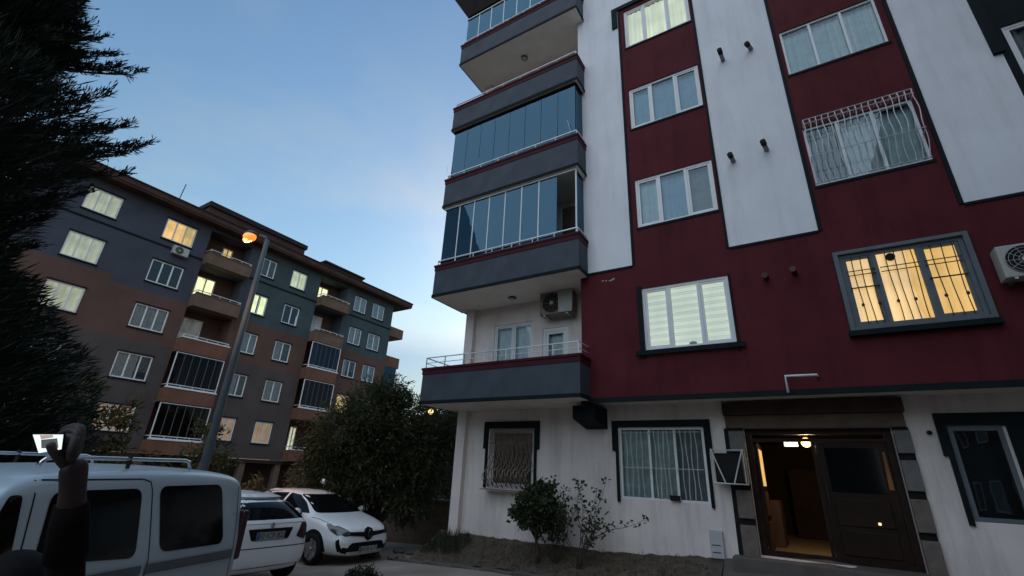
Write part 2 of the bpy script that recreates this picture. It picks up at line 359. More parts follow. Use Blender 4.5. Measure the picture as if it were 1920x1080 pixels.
def window(parent, x0, x1, z0, z1, y, splits, curtains, frame='pvc', gl='glass', w=.055, sash=True, d=.09, name='window', label=None, room=.5, cw=None, seed=0):
    """frame mesh is the window; its panes, curtains hang from it. y = outer face of the frame, +y goes inside"""
    f = MB(); frame_ring(f, x0, x1, z0, z1, w, y, y+.07)
    xs = [x0+w] + [x0+(x1-x0)*s for s in splits] + [x1-w]
    for s in splits:
        xm = x0+(x1-x0)*s; f.box(xm-w*.55, xm+w*.55, y+.002, y+.068, z0+w, z1-w)
    spans = []
    for i in range(len(xs)-1):
        a = xs[i] + (w*.55 if i else 0); b = xs[i+1] - (w*.55 if i < len(xs)-2 else 0)
        spans.append((a, b))
        if sash and (i != 1 or len(xs) < 4):
            frame_ring(f, a+.003, b-.003, z0+w+.003, z1-w-.003, w*.75, y+.012, y+.058)
    wd = f.build(name, frame, parent)
    if label: wd['label'] = label
    for i, (a, b) in enumerate(spans):
        MB().quad((a, y+.036, z0+w), (b, y+.036, z0+w), (b, y+.036, z1-w), (a, y+.036, z1-w)).build('pane', gl, wd)
    for i, cu in enumerate(curtains):
        m, a, b = cu[:3]; za = cu[3] if len(cu) > 3 else z0+.01
        X0, X1 = x0+(x1-x0)*a, x0+(x1-x0)*b
        curtain_mb(X0+.01, X1-.01, za, z1-.01, y+.14+(.02*i), seed=seed+i).build('curtain', m, wd)
    bk = MB(); bk.quad((x0-.15, y+room, z0-.15), (x1+.15, y+room, z0-.15), (x1+.15, y+room, z1+.15), (x0-.15, y+room, z1+.15))
    bk.build('room_back', 'room_dark', wd)
    return wd

# ---------------------------------------------------------------- ground
def zr(x, y=0):                        # road surface: level here, falling away to the left
    if x > -6: return -1.86
    return max(-2.36, -1.86 - .045*(-6-x))
def zw(x):                             # foot of the facade
    if x < -4: return -1.40
    if x > 0: return -1.14
    return -1.40 + .26*(x+4)/4
def zst(x, y): return (-.04*(-5-x)*(10.4-y)/1.1 if x < -5 else 0) + (zw(x) - .42*(10.4-y)/1.2 if x < 0 else zw(x) - .07*(10.4-y))

def grid(xs, ys, zf, name, m, label=None, bumpy=0.):
    mb = MB(); nx, ny = len(xs), len(ys)
    mb.add([(x, y, zf(x, y) + (random.uniform(-bumpy, bumpy) if bumpy else 0)) for y in ys for x in xs], [(j*nx+i, j*nx+i+1, (j+1)*nx+i+1, (j+1)*nx+i) for j in range(ny-1) for i in range(nx-1)])
    o = mb.build(name, m, smooth=True); tag(o, kind='structure')
    if label: o['label'] = label
    return o
gx = [-900,-300,-120,-60,-40,-30] + [-24+i for i in range(0, 40)] + [20, 30, 60, 120, 300, 900]
grid(gx, [-900,-300,-100,-40,-20,-10,-5,0,5,9,12,16,24,40,100,300,900], lambda x, y: zr(x)-.012, 'ground', 'far_ground')
grid([-30+i*.75 for i in range(72)], [-14+i*1. for i in range(23)] + [9.12], lambda x, y: zr(x), 'road', 'asphalt')
# planted strip at the foot of the wall, held by kerb stones
grid([-8.4+i*.15 for i in range(46)], [9.30+i*.0925 for i in range(13)], lambda x, y: zst(x, y), 'planting_bed', 'soil', bumpy=.02)
grid([-1.62+i*.4 for i in range(30)], [9.30+i*.6125 for i in range(3)], lambda x, y: zst(x, y), 'pavement', 'paving')
kb = tag(MB().box(-8.6, 10.4, 9.125, 9.28, -2.2, -1.95).build('kerb', 'kerb'), kind='structure')
x = -8.6
while x < 9.5:
    a, b = x, x+.78; zt = zst((a+b)/2, 9.3)+.02
    MB().bbox(a+.006, b-.006, 9.13+random.uniform(-.006,.006), 9.285, zr(a)-.15, zt-.02, .012).build('kerb_stone', 'kerb', kb)
    x += .785

# ---------------------------------------------------------------- the red and white building
F0 = 9.5; G0 = 10.4; ST = 2.93; SOF = 1.58; XL = -4.06; XB = -8.05; TOP = 16.3
bld = thing('apartment_building', 'large red and white apartment building with stacked slate corner balconies and a lit entrance', 'apartment block', (0, F0, -1.2))
A0, A1, B0, B1 = -2.75, -.76, .865, 2.87
winA = [(-2.61, -.84, 2.56, 3.98)] + [(-2.60, -.83, 5.53+ST*i, 6.87+ST*i) for i in range(3)]
winA[3] = (-2.60, -.83, 11.36, 12.84)
winB = [(1.02, 2.72, 2.60, 3.98)] + [(.965, 2.74, 5.55+ST*i, 6.97+ST*i) for i in range(4)]
winB[2] = (.97, 2.73, 8.48, 9.79)
winC = [(4.22, 5.75, 6.45, 7.95), (4.22, 5.75, 9.4, 10.9)]
def region(x, z):
    if z < 4.57: return 1
    if A0 < x < A1 and z < 12.96: return 1
    if B0 < x < B1: return 1
    if 4.1 < x < 5.9 and z > 6.3: return 2
    return 0
fac = MB()
wall_grid(fac, [XL, A0, A1, B0, B1, 4.1, 5.9, 9, 13], [SOF, 4.57, 6.3, 7.36, 9, 12.96, TOP], [w+(.13,) for w in winA+winB+winC], region, lambda x, z, d: (x, F0+d, z), .13)
fac.mi = 0
fac.quad((XL, G0, 4.57), (XL, F0, 4.57), (XL, F0, TOP), (XL, G0, TOP)); fac.mi = 1
fac.quad((XL, G0, SOF), (XL, F0, SOF), (XL, F0, 4.57), (XL, G0, 4.57)); fac.mi = 0
fac.quad((13, F0, SOF), (13, 22, SOF), (13, 22, TOP), (13, F0, TOP))
fac.build('facade', ['white_plaster', 'red_plaster', 'dark_trim'], bld)
MB().quad((XL, F0, SOF), (XL, G0, SOF), (13, G0, SOF), (13, F0, SOF)).build('soffit', 'soffit', bld)
# drip edge under the red storey and thin dark bands between the colours
t = MB(); t.box(XL-.012, 13, F0-.03, F0-.002, SOF-.07, SOF+.035); t.build('drip_edge', 'dark_trim', bld)
def trim(*b): MB().box(*b).build('trim', 'dark_trim', bld)
for x in (A0, A1): trim(x-.027, x+.027, F0-.025, F0-.002, 4.57, 12.9)
for x in (B0, B1): trim(x-.032, x+.032, F0-.025, F0-.002, 4.57, TOP)
for a, b in ((XL, A0-.03), (A1+.03, B0-.035), (B1+.035, 13)): trim(a, b, F0-.022, F0-.002, 4.535, 4.585)
# ears round the topmost window of the narrow red strip
trim(A0-.20, A0-.045, F0-.05, F0-.002, 12.3, 12.96); trim(A1+.045, A1+.2, F0-.05, F0-.002, 12.3, 12.96); trim(A0-.2, A1+.2, F0-.052, F0-.002, 12.96, 13.1)
trim(3.98, 4.12, F0-.08, F0-.002, 7.36, 12.2); trim(3.98, 6.0, F0-.085, F0-.002, 12.2, 12.4)
for w in winA[1:]+winB[1:]: trim(w[0]-.03, w[1]+.03, F0-.02, F0-.002, w[2]-.06, w[2]-.004)
# ground floor wall
winG = [(-7.03, -5.72, -.30, 1.09), (-3.57, -1.79, -.355, 1.09), (2.0, 2.66, -.34, 1.06)]
gw = MB()
wall_grid(gw, [XB, -4, 0, 4, 13], [-2.4, -1, 0, SOF], [w+(.14,) for w in winG] + [(-1.03, 1.27, -1.14, 1.06, .3)], lambda x, z: 0, lambda x, z, d: (x, G0+d, z), .14)
gw.quad((XB, 22, -2.4), (XB, G0, -2.4), (XB, G0, SOF), (XB, 22, SOF))
gw.build('ground_wall', 'ground_plaster', bld)
# corner pier, full height behind the balconies
MB().box(XB-.012, XB+.27, G0-.15, G0-.003, -2.4, TOP-.3).build('corner_pier', 'ground_plaster', bld)

# window surrounds, wider in their upper half
def surround(x0, x1, z0, z1, zt, zs, y, ear=.06, m='dark_trim'):
    s = MB()
    s.box(x0, x1, y-.06, y-.003, zt, zt+.16 if z1 is None else z1)
    for a, b, e in ((x0, x0+.13, -1), (x1-.13, x1, 1)):
        s.box(a, b, y-.058, y-.003, zs, zt)
    s.box(x0+ear, x0+.13, y-.05, y-.003, z0, zs); s.box(x1-.13, x1-ear, y-.05, y-.003, z0, zs)
    s.build('window_surround', m, bld)
surround(-7.22, -5.58, -.32, 1.27, 1.10, .60, G0, .07)
surround(-3.72, -1.64, -.42, 1.24, 1.10, .60, G0, .07)
surround(1.86, 3.78, -.40, 1.27, 1.07, .60, G0, .06)
s = MB(); s.box(-2.71, -2.612, F0-.04, F0-.003, 2.40, 4.03); s.box(-.838, -.80, F0-.04, F0-.003, 2.40, 4.0); s.box(-2.80, -.70, F0-.09, F0-.041, 2.45, 2.548); s.build('window_surround', 'dark_trim', bld)
s = MB(); s.box(.95, 1.02, F0-.10, F0-.003, 2.55, 4.04); s.box(2.72, 2.79, F0-.10, F0-.003, 2.55, 4.04); s.box(1.02, 2.72, F0-.10, F0-.003, 3.98, 4.04); s.box(1.02, 2.72, F0-.10, F0-.003, 2.55, 2.60); s.build('window_surround', 'pvc_grey', bld)
MB().box(.92, 2.82, F0-.14, F0-.003, 2.45, 2.54).build('window_sill', 'dark_trim', bld)

# windows of the narrow strip
y = F0+.03
T3 = [.325, .665]
w1 = window(bld, *winA[0], y, T3, [], label='lit window with pale yellow roller blind')
zz = winA[0][2]+.05; k = 0
bl = MB()
while zz < winA[0][3]-.03:
    bl.mi = k % 2; h = .095 if k % 2 == 0 else .055
    x0, x1 = winA[0][0]+.06, winA[0][1]-.06
    bl.quad((x0, y+.11, zz), (x1, y+.11, zz), (x1, y+.118+.004*(k % 2), zz+h), (x0, y+.118+.004*(k % 2), zz+h)); zz += h; k += 1
bl.build('blind', ['lit_zebra', 'lit_zebra_dim'], w1)
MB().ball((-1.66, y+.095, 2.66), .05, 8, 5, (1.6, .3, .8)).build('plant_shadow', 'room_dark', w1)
window(bld, *winA[1], y, T3, [('curtain_teal', 0, .33), ('curtain_blue', .33, .66), ('curtain_grey', .66, 1)], gl='glass')
window(bld, *winA[2], y, T3, [('curtain_blue', 0, 1)], gl='glass')
window(bld, *winA[3], y, T3, [('lit_green', 0, 1)], label='lit window with pale green curtain')
# windows of the wide strip
w = window(bld, *winB[0], y-.06, [.30, .655], [('lit_amber', 0, 1)], frame='pvc_grey', w=.06, label='lit amber window behind a dark ornate grille')
x0, x1, z0, z1 = winB[0]; yg = F0-.045
g = MB()
def bar(a, b, r=.009): g.tube([a, b], r, 5)
spans = [(x0+.08, x0+.49), (x0+.56, x0+1.08), (x0+1.15, x1-.08)]
for si, (a, b) in enumerate(spans):
    n = 4 if si == 1 else 3
    for i in range(1, n+1):
        xx = a+(b-a)*i/(n+.6)
        pts = [(xx+.012*math.sin(q*5+i), yg, z0+.06+(z1-z0-.12)*q) for q in [k/10 for k in range(11)]]
        g.tube(pts, .008, 5)
        if i % 2: g.ball((xx, yg, z0+.40), .028, 6, 4, (1, .5, 1.2))
    bar((a, yg, z1-.42), (b, yg, z1-.42)); bar((a, yg, z1-.34), (b, yg, z1-.34))
    if si != 1: bar((a, yg, z0+.72), (b, yg, z0+.72), .013)
g.build('grille', 'iron', w)
fan = MB(); fan.tube([(x0+.74, yg+.02, z1-.16), (x0+.74, yg+.05, z1-.16)], .07, 14); fan.build('fan_outlet', 'flue_dark', w)
w = window(bld, *winB[1], y, [.325, .645], [('curtain_grey', 0, .3), ('curtain_white', .3, .66), ('curtain_teal', .66, 1)], sash=False, w=.045)
# projecting white cage grille over it
x0, x1, z0, z1 = winB[1]; x0 += .0; yo = F0-.25
g = MB(); n = 16
zt = z1+.03
for i in range(n+1):
    xx = x0+.02+(x1-x0-.04)*i/n
    pts = [(xx, F0-.005, zt), (xx, yo, zt)] + [(xx+.014*math.sin(q*14+i), yo+.22*max(0, q-.55)/.45, zt-(zt-z0-.02)*q) for q in [k/14 for k in range(1, 15)]]
    g.tube(pts, .0075, 4)
for zz, yy in ((zt, yo), (zt-.10, yo), (z0+.55, yo), (z0+.04, yo+.2)):
    g.tube([(x0+.02, yy, zz), (x1-.02, yy, zz)], .010, 4)
    for xx in (x0+.02, x1-.02): g.tube([(xx, F0-.005, zz), (xx, yy, zz)], .010, 4)
g.build('grille', 'rail_white', w)
window(bld, *winB[2], y, [.325, .655], [('curtain_teal', 0, 1), ('curtain_white', .5, 1)], sash=False, w=.045)
for wb in winB[3:]: window(bld, *wb, y, [.325, .655], [('curtain_white', 0, 1)])
for wc in winC: window(bld, *wc, y, [.5], [('curtain_grey', 0, 1)])

# ground floor windows
w = window(bld, *winG[0], G0+.03, [], [('curtain_brown', 0, 1)], label='small window behind a brown scrolled grille')
x0, x1, z0, z1 = winG[0]; yo = G0-.07; g = MB(); n = 34
for i in range(n+1):
    xx = x0+.03+(x1-x0-.06)*i/n
    pts = []
    for q in [k/16 for k in range(17)]:
        zz = z1-.02-(z1-.02+.30)*q
        belly = .24*max(0., math.sin(math.pi*min(1, max(0, (q-.62)/.38))))
        pts.append((xx+(.035*math.sin(q*20+i*1.7) if q > .42 else 0), yo-belly, zz))
    g.tube(pts, .010, 4)
for zz in (z1-.03, z1-.35, .12): g.tube([(x0, yo, zz), (x1, yo, zz)], .010, 4)
g.build('grille', 'brown_iron', w)
MB().box(x0-.02, x1+.02, G0-.33, G0-.06, -.36, -.34).build('grille_shelf', 'brown_iron', w)
w = window(bld, *winG[1], G0+.02, [.37, .67], [('curtain_green', 0, .37), ('curtain_green', .36, .68), ('curtain_grey', .66, 1)], label='wide ground floor window with white bars', sash=False, w=.045)
x0, x1, z0, z1 = winG[1]; yo = G0-.05; g = MB()
for a, b in ((x0+.06, x0+.62), (x0+.70, x0+1.15), (x0+1.24, x1-.06)):
    for i in range(1, 5):
        xx = a+(b-a)*i/5
        g.tube([(xx+.012*math.sin(q*9+i*2), yo, z0+.06+(z1-z0-.12)*q) for q in [k/10 for k in range(11)]], .008, 4)
for zz in (z0+.62, z1-.10): g.tube([(x0+.05, yo, zz), (x1-.05, yo, zz)], .008, 4)
g.build('grille', 'rail_white', w)
MB().box(-2.54, -2.34, G0-.075, G0-.045, z0+.02, z0+.12).build('name_plate', 'flue_dark', w)
window(bld, *winG[2], G0+.0, [], [], frame='pvc_grey', w=.065, sash=False)
MB().box(2.70, 3.62, G0-.03, G0-.003, -.34, 1.06).build('dark_panel', 'dark_trim', bld)  # flat dark panel closing the right part of this window's surround

# dark beam end under the red storey
MB().prism([(-4.35, 9.62, 1.50), (-4.35, 9.62, 1.22), (-4.35, G0-.004, 1.06), (-4.35, G0-.004, 1.50)], (.52, 0, 0)).build('corbel', 'dark_trim', bld)
# back wall of the open corner, floor by floor, with its openings
bw = MB()
holes = [(-7.12, -5.86, 2.2, 3.93, .12), (-5.56, -4.82, 1.75, 3.66, .12)]
for i in range(1, 5): holes += [(-7.12, -5.86, 2.2+ST*i, 3.93+ST*i, .12), (-5.56, -4.82, 1.75+ST*i, 3.66+ST*i, .12)]
wall_grid(bw, [XB, XL], [SOF, 4.5, 7.4, 10.3, 13.2, TOP], holes, lambda x, z: 0, lambda x, z, d: (x, G0+d, z), .12)
bw.quad((XB, 22, SOF), (XB, G0, SOF), (XB, G0, TOP), (XB, 22, TOP))
bw.build('back_wall', 'ground_plaster', bld)
for i in range(5):
    window(bld, -7.12, -5.86, 2.2+ST*i, 3.93+ST*i, G0+.03, [.5], [('curtain_white', 0, 1, 2.2+ST*i)] if i == 0 else [('curtain_grey', 0, 1)], name='balcony_window')
    d = window(bld, -5.56, -4.82, 1.75+ST*i, 3.66+ST*i, G0+.03, [], [('curtain_white', 0, 1, 1.75+ST*i)], w=.09, name='balcony_door')

# balconies
YF = 8.95; BX0, BX1 = -8.32, -3.87
levels = [(1.57, 2.44), (4.50, 5.42), (7.42, 8.38), (10.36, 11.26), (13.27, 14.17)]
def balcony(i, zb, zt):
    b = MB(); th = .13
    b.box(BX0, BX1, YF, YF+th, zb, zt); b.box(BX1-th, BX1, YF+th, F0-.002, zb, zt); b.box(BX0, BX0+th, YF+th, G0+1.2, zb, zt)
    o = b.build('balcony', 'slate_paint', bld)
    s = MB(); s.quad((BX0+.01, YF+.01, zb-.004), (BX0+.01, G0, zb-.004), (BX1-.01, G0, zb-.004), (BX1-.01, YF+.01, zb-.004)); s.build('soffit', 'soffit', o)
    s = MB(); s.box(BX0+th, BX1-th, YF+th, G0-.002, zb+.004, zb+.15); s.build('floor_slab', 'ground_plaster', o)
    s = MB(); e = .035
    s.box(BX0-e, BX1+e, YF-e, YF+th+e, zt, zt+.055); s.box(BX1-th-e, BX1+e, YF+th+e, F0-.002, zt, zt+.055); s.box(BX0-e, BX0+th+e, YF+th+e, G0+1.2, zt, zt+.055)
    s.box(BX0-.015, BX1+.015, YF-.015, YF-.001, zt-.12, zt-.003); s.box(BX1+.001, BX1+.015, YF, F0-.002, zt-.12, zt-.003)
    s.build('coping', 'coping_red', o)
    s = MB(); s.box(BX0-.012, BX1+.012, YF-.02, YF-.001, zb-.012, zb+.075); s.box(BX1+.001, BX1+.02, YF, F0-.002, zb-.012, zb+.075); s.box(BX0-.02, BX0-.001, YF, G0, zb-.012, zb+.075); s.build('drip_edge', 'dark_trim', o)
    yr = YF+.03; rl = MB(); m = 'rail_white'
    if i == 0:
        for zz in (zt+.19, zt+.33): rl.tube([(BX1-.03, F0-.01, zz), (BX1-.03, yr, zz), (BX0+.05, yr, zz), (BX0+.05, G0, zz)], .016 if zz > zt+.2 else .010, 6)
        ph = .32
    else:
        rl.tube([(BX1-.03, F0-.01, zt+.20), (BX1-.03, yr, zt+.20), (BX0+.05, yr, zt+.20), (BX0+.05, G0, zt+.20)], .022, 6)
        ph = .19
    rl.build('railing', m, o)
    n = 7
    for k in range(n+1):
        xx = BX1-.04-(BX1-BX0-.1)*k/n
        MB().tube([(xx, yr, zt+.05), (xx, yr, zt+ph)], .014, 6).build('rail_post', 'rail_teal' if (i == 0 and k > 4) else m, o)
    return o
bal = [balcony(i, *l) for i, l in enumerate(levels)]
for i, x in ((2, BX0+.06), (3, BX0+.06), (2, BX1-.2)): MB().tube([(x, YF+.03, levels[i][1]+.2), (x-.09, YF-.02, levels[i][1]+.62)], .007, 4).build('aerial_rod', 'steel', bal[i])
def glazing(o, zt, zb2, framed, gmat):
    z0, z1 = zt+.06, zb2-.02; yg = YF+.085; xa, xb = BX0+.09, BX1-.09; n = 8
    for k in range(n):
        a, b = xa+(xb-xa)*k/n+.006, xa+(xb-xa)*(k+1)/n-.006
        if framed and k == n-1: continue
        MB().box(a, b, yg, yg+.012, z0+.03, z1-.04).build('glass_panel', gmat, o)
    for k in range(3):
        a, b = yg+.02+(G0-.2-yg)*k/3, yg+.02+(G0-.2-yg)*(k+1)/3-.012
        MB().box(xa-.012, xa, a, b, z0+.03, z1-.04).build('glass_panel', 'glass_clear', o)
    MB().box(xb, xb+.012, yg+.03, F0-.02, z0+.03, z1-.04).build('glass_panel', gmat, o)
    fr = MB(); fm = 'pvc' if framed else 'dark_trim'
    fr.box(xa-.03, xb+.03, yg-.03, yg+.04, z1-.045, z1); fr.box(xb-.02, xb+.035, yg+.04, F0-.004, z1-.045, z1)
    fr.box(xa-.03, xb+.03, yg-.025, yg+.035, z0, z0+.035)
    fr.build('glazing_rail', fm, o)
    if framed:
        for k in range(1, n+1):
            xx = xa+(xb-xa)*k/n
            if k != 7: MB().box(xx-.016, xx+.016, yg-.012, yg+.024, z0+.03, z1-.04).build('mullion', 'pvc', o)
glazing(bal[1], levels[1][1], levels[2][0], True, 'glass_blue')
glazing(bal[2], levels[2][1], levels[3][0], False, 'glass_blue')
glazing(bal[4], levels[4][1], 15.62, True, 'glass_blue')
# dim furniture behind the glass of the first glazed balcony
cab = MB(); cab.box(-4.75, -4.15, 9.9, 10.35, 4.7, 6.9); cab.build('cupboard', 'lobby_dark', bal[1])
pf = MB(); pf.ball((-8.0, 9.15, 5.66), .13, 8, 6, (1, 1, .9)); pf.ball((-7.85, 9.2, 5.6), .1, 8, 6); pf.build('potted_plants', 'leaf_dark', bal[1])
# roof with a deep tapered eave
rf = MB()
def eave(pts0, pts1, z0, z1):
    n = len(pts0); rf.add([(p[0], p[1], z0) for p in pts0]+[(p[0], p[1], z1) for p in pts1], [tuple(range(n))[::-1], tuple(range(n, 2*n))]+[(i, (i+1) % n, n+(i+1) % n, n+i) for i in range(n)])
eave([(-8.2, YF, ), (-3.9, YF), (-3.9, F0-.05), (13.1, F0-.05), (13.1, 22), (-8.2, 22)], [(-8.8, 8.4), (-3.7, 8.4), (-3.7, 9.1), (13.5, 9.1), (13.5, 22.5), (-8.8, 22.5)], 15.64, 16.75)
rf.build('roof', 'eave_dark', bld)
bk = MB(); bk.quad((XB, 22, -2.4), (13, 22, -2.4), (13, 22, TOP), (XB, 22, TOP)); bk.build('rear_wall', 'white_plaster', bld)

# flue pipes sticking out of the facade, dark mouths
for x, z, d, red in ((-.25, 9.60, (-.03, -.36, .02), 0), (.37, 9.62, (-.08, -.24, -.01), 0), (-.39, 6.64, (-.04, -.27, .03), 0), (.27, 6.70, (-.05, -.30, .04), 0), (-.16, 3.79, (-.02, -.20, -.02), 1), (.32, 3.79, (-.03, -.24, .0), 1)):
    a = Vector((x, F0-.002, z)); b = a+Vector(d); m = a.lerp(b, .62)
    p = MB().tube([a, m], .048, 10).build('flue_pipe', 'flue_red' if red else 'flue_steel', bld)
    MB().tube([m, b], .056, 10).build('flue_mouth', 'flue_red' if red else 'flue_dark', p)
# flaked paint on the red wall, bared plaster
for x, z, l in ((-3.50, 4.33, .05), (-3.42, 4.32, .04), (-3.30, 4.31, .10), (-3.24, 4.335, .06)):
    MB().prism([(x-l/2, F0-.001, z-.012), (x+l*.6, F0-.001, z), (x+l*.3, F0-.001, z+.018), (x-l/2, F0-.001, z+.008)], (0, -.003, 0)).build('paint_flake', 'chip', bld)
# entrance portal
YP = G0
MB().bbox(-1.36, 1.50, YP-.16, YP-.003, 1.30, 1.54, .01).build('lintel', 'lintel_brown', bld)
MB().box(-1.34, 1.48, YP-.07, YP-.003, 1.06, 1.296).build('portal_band', 'portal_tan', bld)
for sx in (-1, 1):
    xa, xb = (-1.39, -1.035) if sx < 0 else (1.275, 1.50)
    MB().box(xa, xb, YP-.03, YP-.003, -1.3, 1.055).build('pilaster', 'flue_dark', bld)
    for z0, z1 in ((-1.25, -.66), (-.55, -.07), (.05, .52), (.63, 1.0)):
        MB().bbox(xa+(.085 if sx < 0 else .0), xb-.0, YP-.10, YP-.032, z0, z1, .012).build('stone_block', 'stone_grey' if z0 > .6 or (sx > 0 and z0 > 0) else 'stone', bld)
fr = MB(); frame_ring(fr, -1.03, 1.27, -1.16, 1.06, .11, YP+.12, YP+.2); fr.box(-.92, 1.16, YP+.12, YP+.2, .82, .88); fr.box(.05, .11, YP+.121, YP+.199, -1.05, .82)
fr.build('door_frame', 'door_wood', bld)
# closed right leaf: dark panels and glass
dl = MB(); dl.box(.115, 1.155, YP+.14, YP+.185, -1.10, .815)
dr = dl.build('door_leaf', 'door_wood', bld)
for z0, z1 in ((-1.0, -.62), (-.55, -.12)): MB().bbox(.24, 1.03, YP+.125, YP+.14, z0, z1, .012).build('door_panel', 'door_wood', dr)
MB().quad((.24, YP+.136, -.02), (1.03, YP+.136, -.02), (1.03, YP+.136, .72), (.24, YP+.136, .72)).build('door_glass', 'car_glass', dr)
MB().tube([(.17, YP+.09, -.25), (.17, YP+.09, .25)], .014, 6).build('door_handle', 'dark_metal', dr)
MB().box(.80, .835, YP+.105, YP+.122, -.50, -.465).build('keypad_light', 'bulb_far', dr)
MB().quad((1.06, YP+.136, .05), (1.13, YP+.136, .05), (1.12, YP+.136, .66), (1.08, YP+.136, .66)).build('painted_reflection', 'reflection_amber', dr)  # amber reflection painted on the dark leaf as a faintly glowing strip
# left leaf swung inwards, its upper glass made to glow gold, imitating the lobby lamp's reflection
dl = MB(); dl.box(-.90, -.855, YP+.22, YP+1.12, -1.10, .80)
dl = dl.build('door_leaf', 'door_wood', bld)
gl_ = MB()
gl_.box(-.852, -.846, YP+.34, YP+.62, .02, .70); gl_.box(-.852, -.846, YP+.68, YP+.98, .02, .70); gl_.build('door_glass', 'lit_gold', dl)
for z0, z1 in ((-1.0, -.6), (-.5, -.08)): MB().bbox(-.856, -.840, YP+.34, YP+1.0, z0, z1, .006).build('door_panel', 'lobby_tan', dl)
# lobby
lb = MB(); x0, x1, y0, y1, z0, z1 = -1.15, 1.6, YP+.205, YP+5.2, -1.13, 1.12
lb.mi = 0; lb.quad((x0,y0,z0),(x1,y0,z0),(x1,y1,z0),(x0,y1,z0)); lb.mi = 1; lb.quad((x0,y1,z1),(x1,y1,z1),(x1,y0,z1),(x0,y0,z1))
lb.mi = 2; lb.quad((x0,y0,z0),(x0,y1,z0),(x0,y1,z1),(x0,y0,z1)); lb.quad((x1,y1,z0),(x1,y0,z0),(x1,y0,z1),(x1,y1,z1)); lb.quad((x0,y1,z0),(x1,y1,z0),(x1,y1,z1),(x0,y1,z1))
lb.build('lobby', ['lobby_tile', 'lobby_dark', 'lobby_dark'], bld)
MB().box(-.55, .9, y1-.9, y1-.05, z0+.004, .45).build('lobby_cupboard', 'lobby_dark', bld)
MB().box(-1.10, -.70, YP+1.6, YP+2.6, z0+.004, -.25).build('lobby_cabinet', 'lobby_tan', bld)
MB().bbox(-1.45, 1.55, 9.95, YP-.11, -1.4, -1.150, .015).build('door_step', 'paving', bld)
MB().tube([(1.76, G0-.03, .96), (1.76, G0-.002, .96)], .05, 14).build('vent_ring', 'meter_grey', bld)
MB().tube([(1.76, G0-.034, .96), (1.76, G0-.0305, .96)], .037, 14).build('vent_hole', 'flue_dark', bld)

# ---------------------------------------------------------------- things fixed to that building
def lamp_disc(z, x, y, label, r=.11):
    t = thing('ceiling_lamp', label, 'ceiling lamp', (x, y, z), group='lamps under the balconies')
    MB().tube([(x, y, z-.002), (x, y, z-.03)], r, 16).build('base', 'eave_dark', t)
    MB().ball((x, y, z-.03), r*.8, 12, 6, (1, 1, .55)).build('shade', 'meter_grey', t, smooth=True)
lamp_disc(4.49, -6.25, 9.88, 'unlit round lamp under the lowest slate balcony ceiling')
lamp_disc(13.26, -6.15, 9.77, 'unlit round lamp under the topmost balcony, on its beige ceiling')
def ac_unit(loc, w, h, d, body, label, group, yaw=0, cat='air conditioner'):
    t = thing('air_conditioner', label, cat, loc, yaw, group, local=True)
    MB().bbox(-w/2, w/2, -d, 0, 0, h, .015).build('casing', body, t)
    cx, cz = -w*.12, h/2; r = h*.40
    MB().tube([(cx, -d-.004, cz), (cx, -d-.012, cz)], r*1.06, 24).build('fan_recess', 'flue_dark', t)
    g = MB()
    for k in (.35, .62, .88, 1.06): 
        g.tube([(cx+r*k*math.cos(a), -d-.018, cz+r*k*math.sin(a)) for a in [2*math.pi*q/20 for q in range(21)]], .004, 4, False)
    for q in range(10):
        a = 2*math.pi*q/10; g.tube([(cx, -d-.018, cz), (cx+r*1.06*math.cos(a), -d-.018, cz+r*1.06*math.sin(a))], .004, 4)
    g.build('fan_guard', body, t)
    MB().tube([(cx, -d-.024, cz), (cx, -d-.012, cz)], r*.2, 12).build('fan_hub', 'meter_grey', t)
    for sx in (-.35, .35): MB().box(w*sx-.02, w*sx+.02, -d, .055, -.03, -.002).build('bracket', 'steel', t)
    return t
ac_unit((3.30, F0-.10, 3.06), .72, .52, .26, 'ac_white', 'white air conditioner on the red wall beside the amber barred window', 'air conditioners on the red building')
t = ac_unit((-4.98, G0-.12, 3.88), .92, .62, .30, 'ac_old', 'stained brown air conditioner above the door of the lowest open balcony', 'air conditioners on the red building')
MB().prism([(.1, -.34, .02), (.48, -.34, .0), (.50, -.34, .66), (.08, -.34, .66)], (0, .02, 0)).build('torn_cover', 'ac_white', t)
# white pipe bent over the entrance
t = tag(MB().tube([(.34, F0-.02, 1.82), (.33, F0-.16, 1.82), (-.14, F0-.16, 1.83), (-.14, F0-.16, 1.54)], .022, 8).build('drain_pipe', 'pvc', smooth=True), 'bent white pipe on the red wall above the entrance', 'pipe')
# wall cage beside the entrance
cg = thing('metal_cage', 'white metal wall cage with V shaped bars left of the entrance', 'cage', (-1.37, G0-.12, .02))
x0, x1, z0, z1, ya, yb = -1.62, -1.06, .03, .63, 9.98, G0-.11
f = MB(); r_ = .014
for yy in (ya, yb):
    f.tube([(x0,yy,z0),(x1,yy,z0),(x1,yy,z1),(x0,yy,z1),(x0,yy,z0)], r_, 4)
for xx in (x0, x1):
    for zz in (z0, z1): f.tube([(xx, ya, zz), (xx, yb, zz)], r_, 4)
f.build('frame', 'rail_white', cg)
for sx in (-1, 1): MB().tube([((x0+x1)/2+sx*.27, ya-.003, z1-.01), ((x0+x1)/2+sx*.075, ya-.003, z0+.01)], .012, 4).build('brace', 'rail_white', cg)
MB().bbox(x0+.04, x1-.04, ya+.06, yb-.02, z0+.02, z1-.06, .02).build('cage_liner', 'flue_dark', cg)
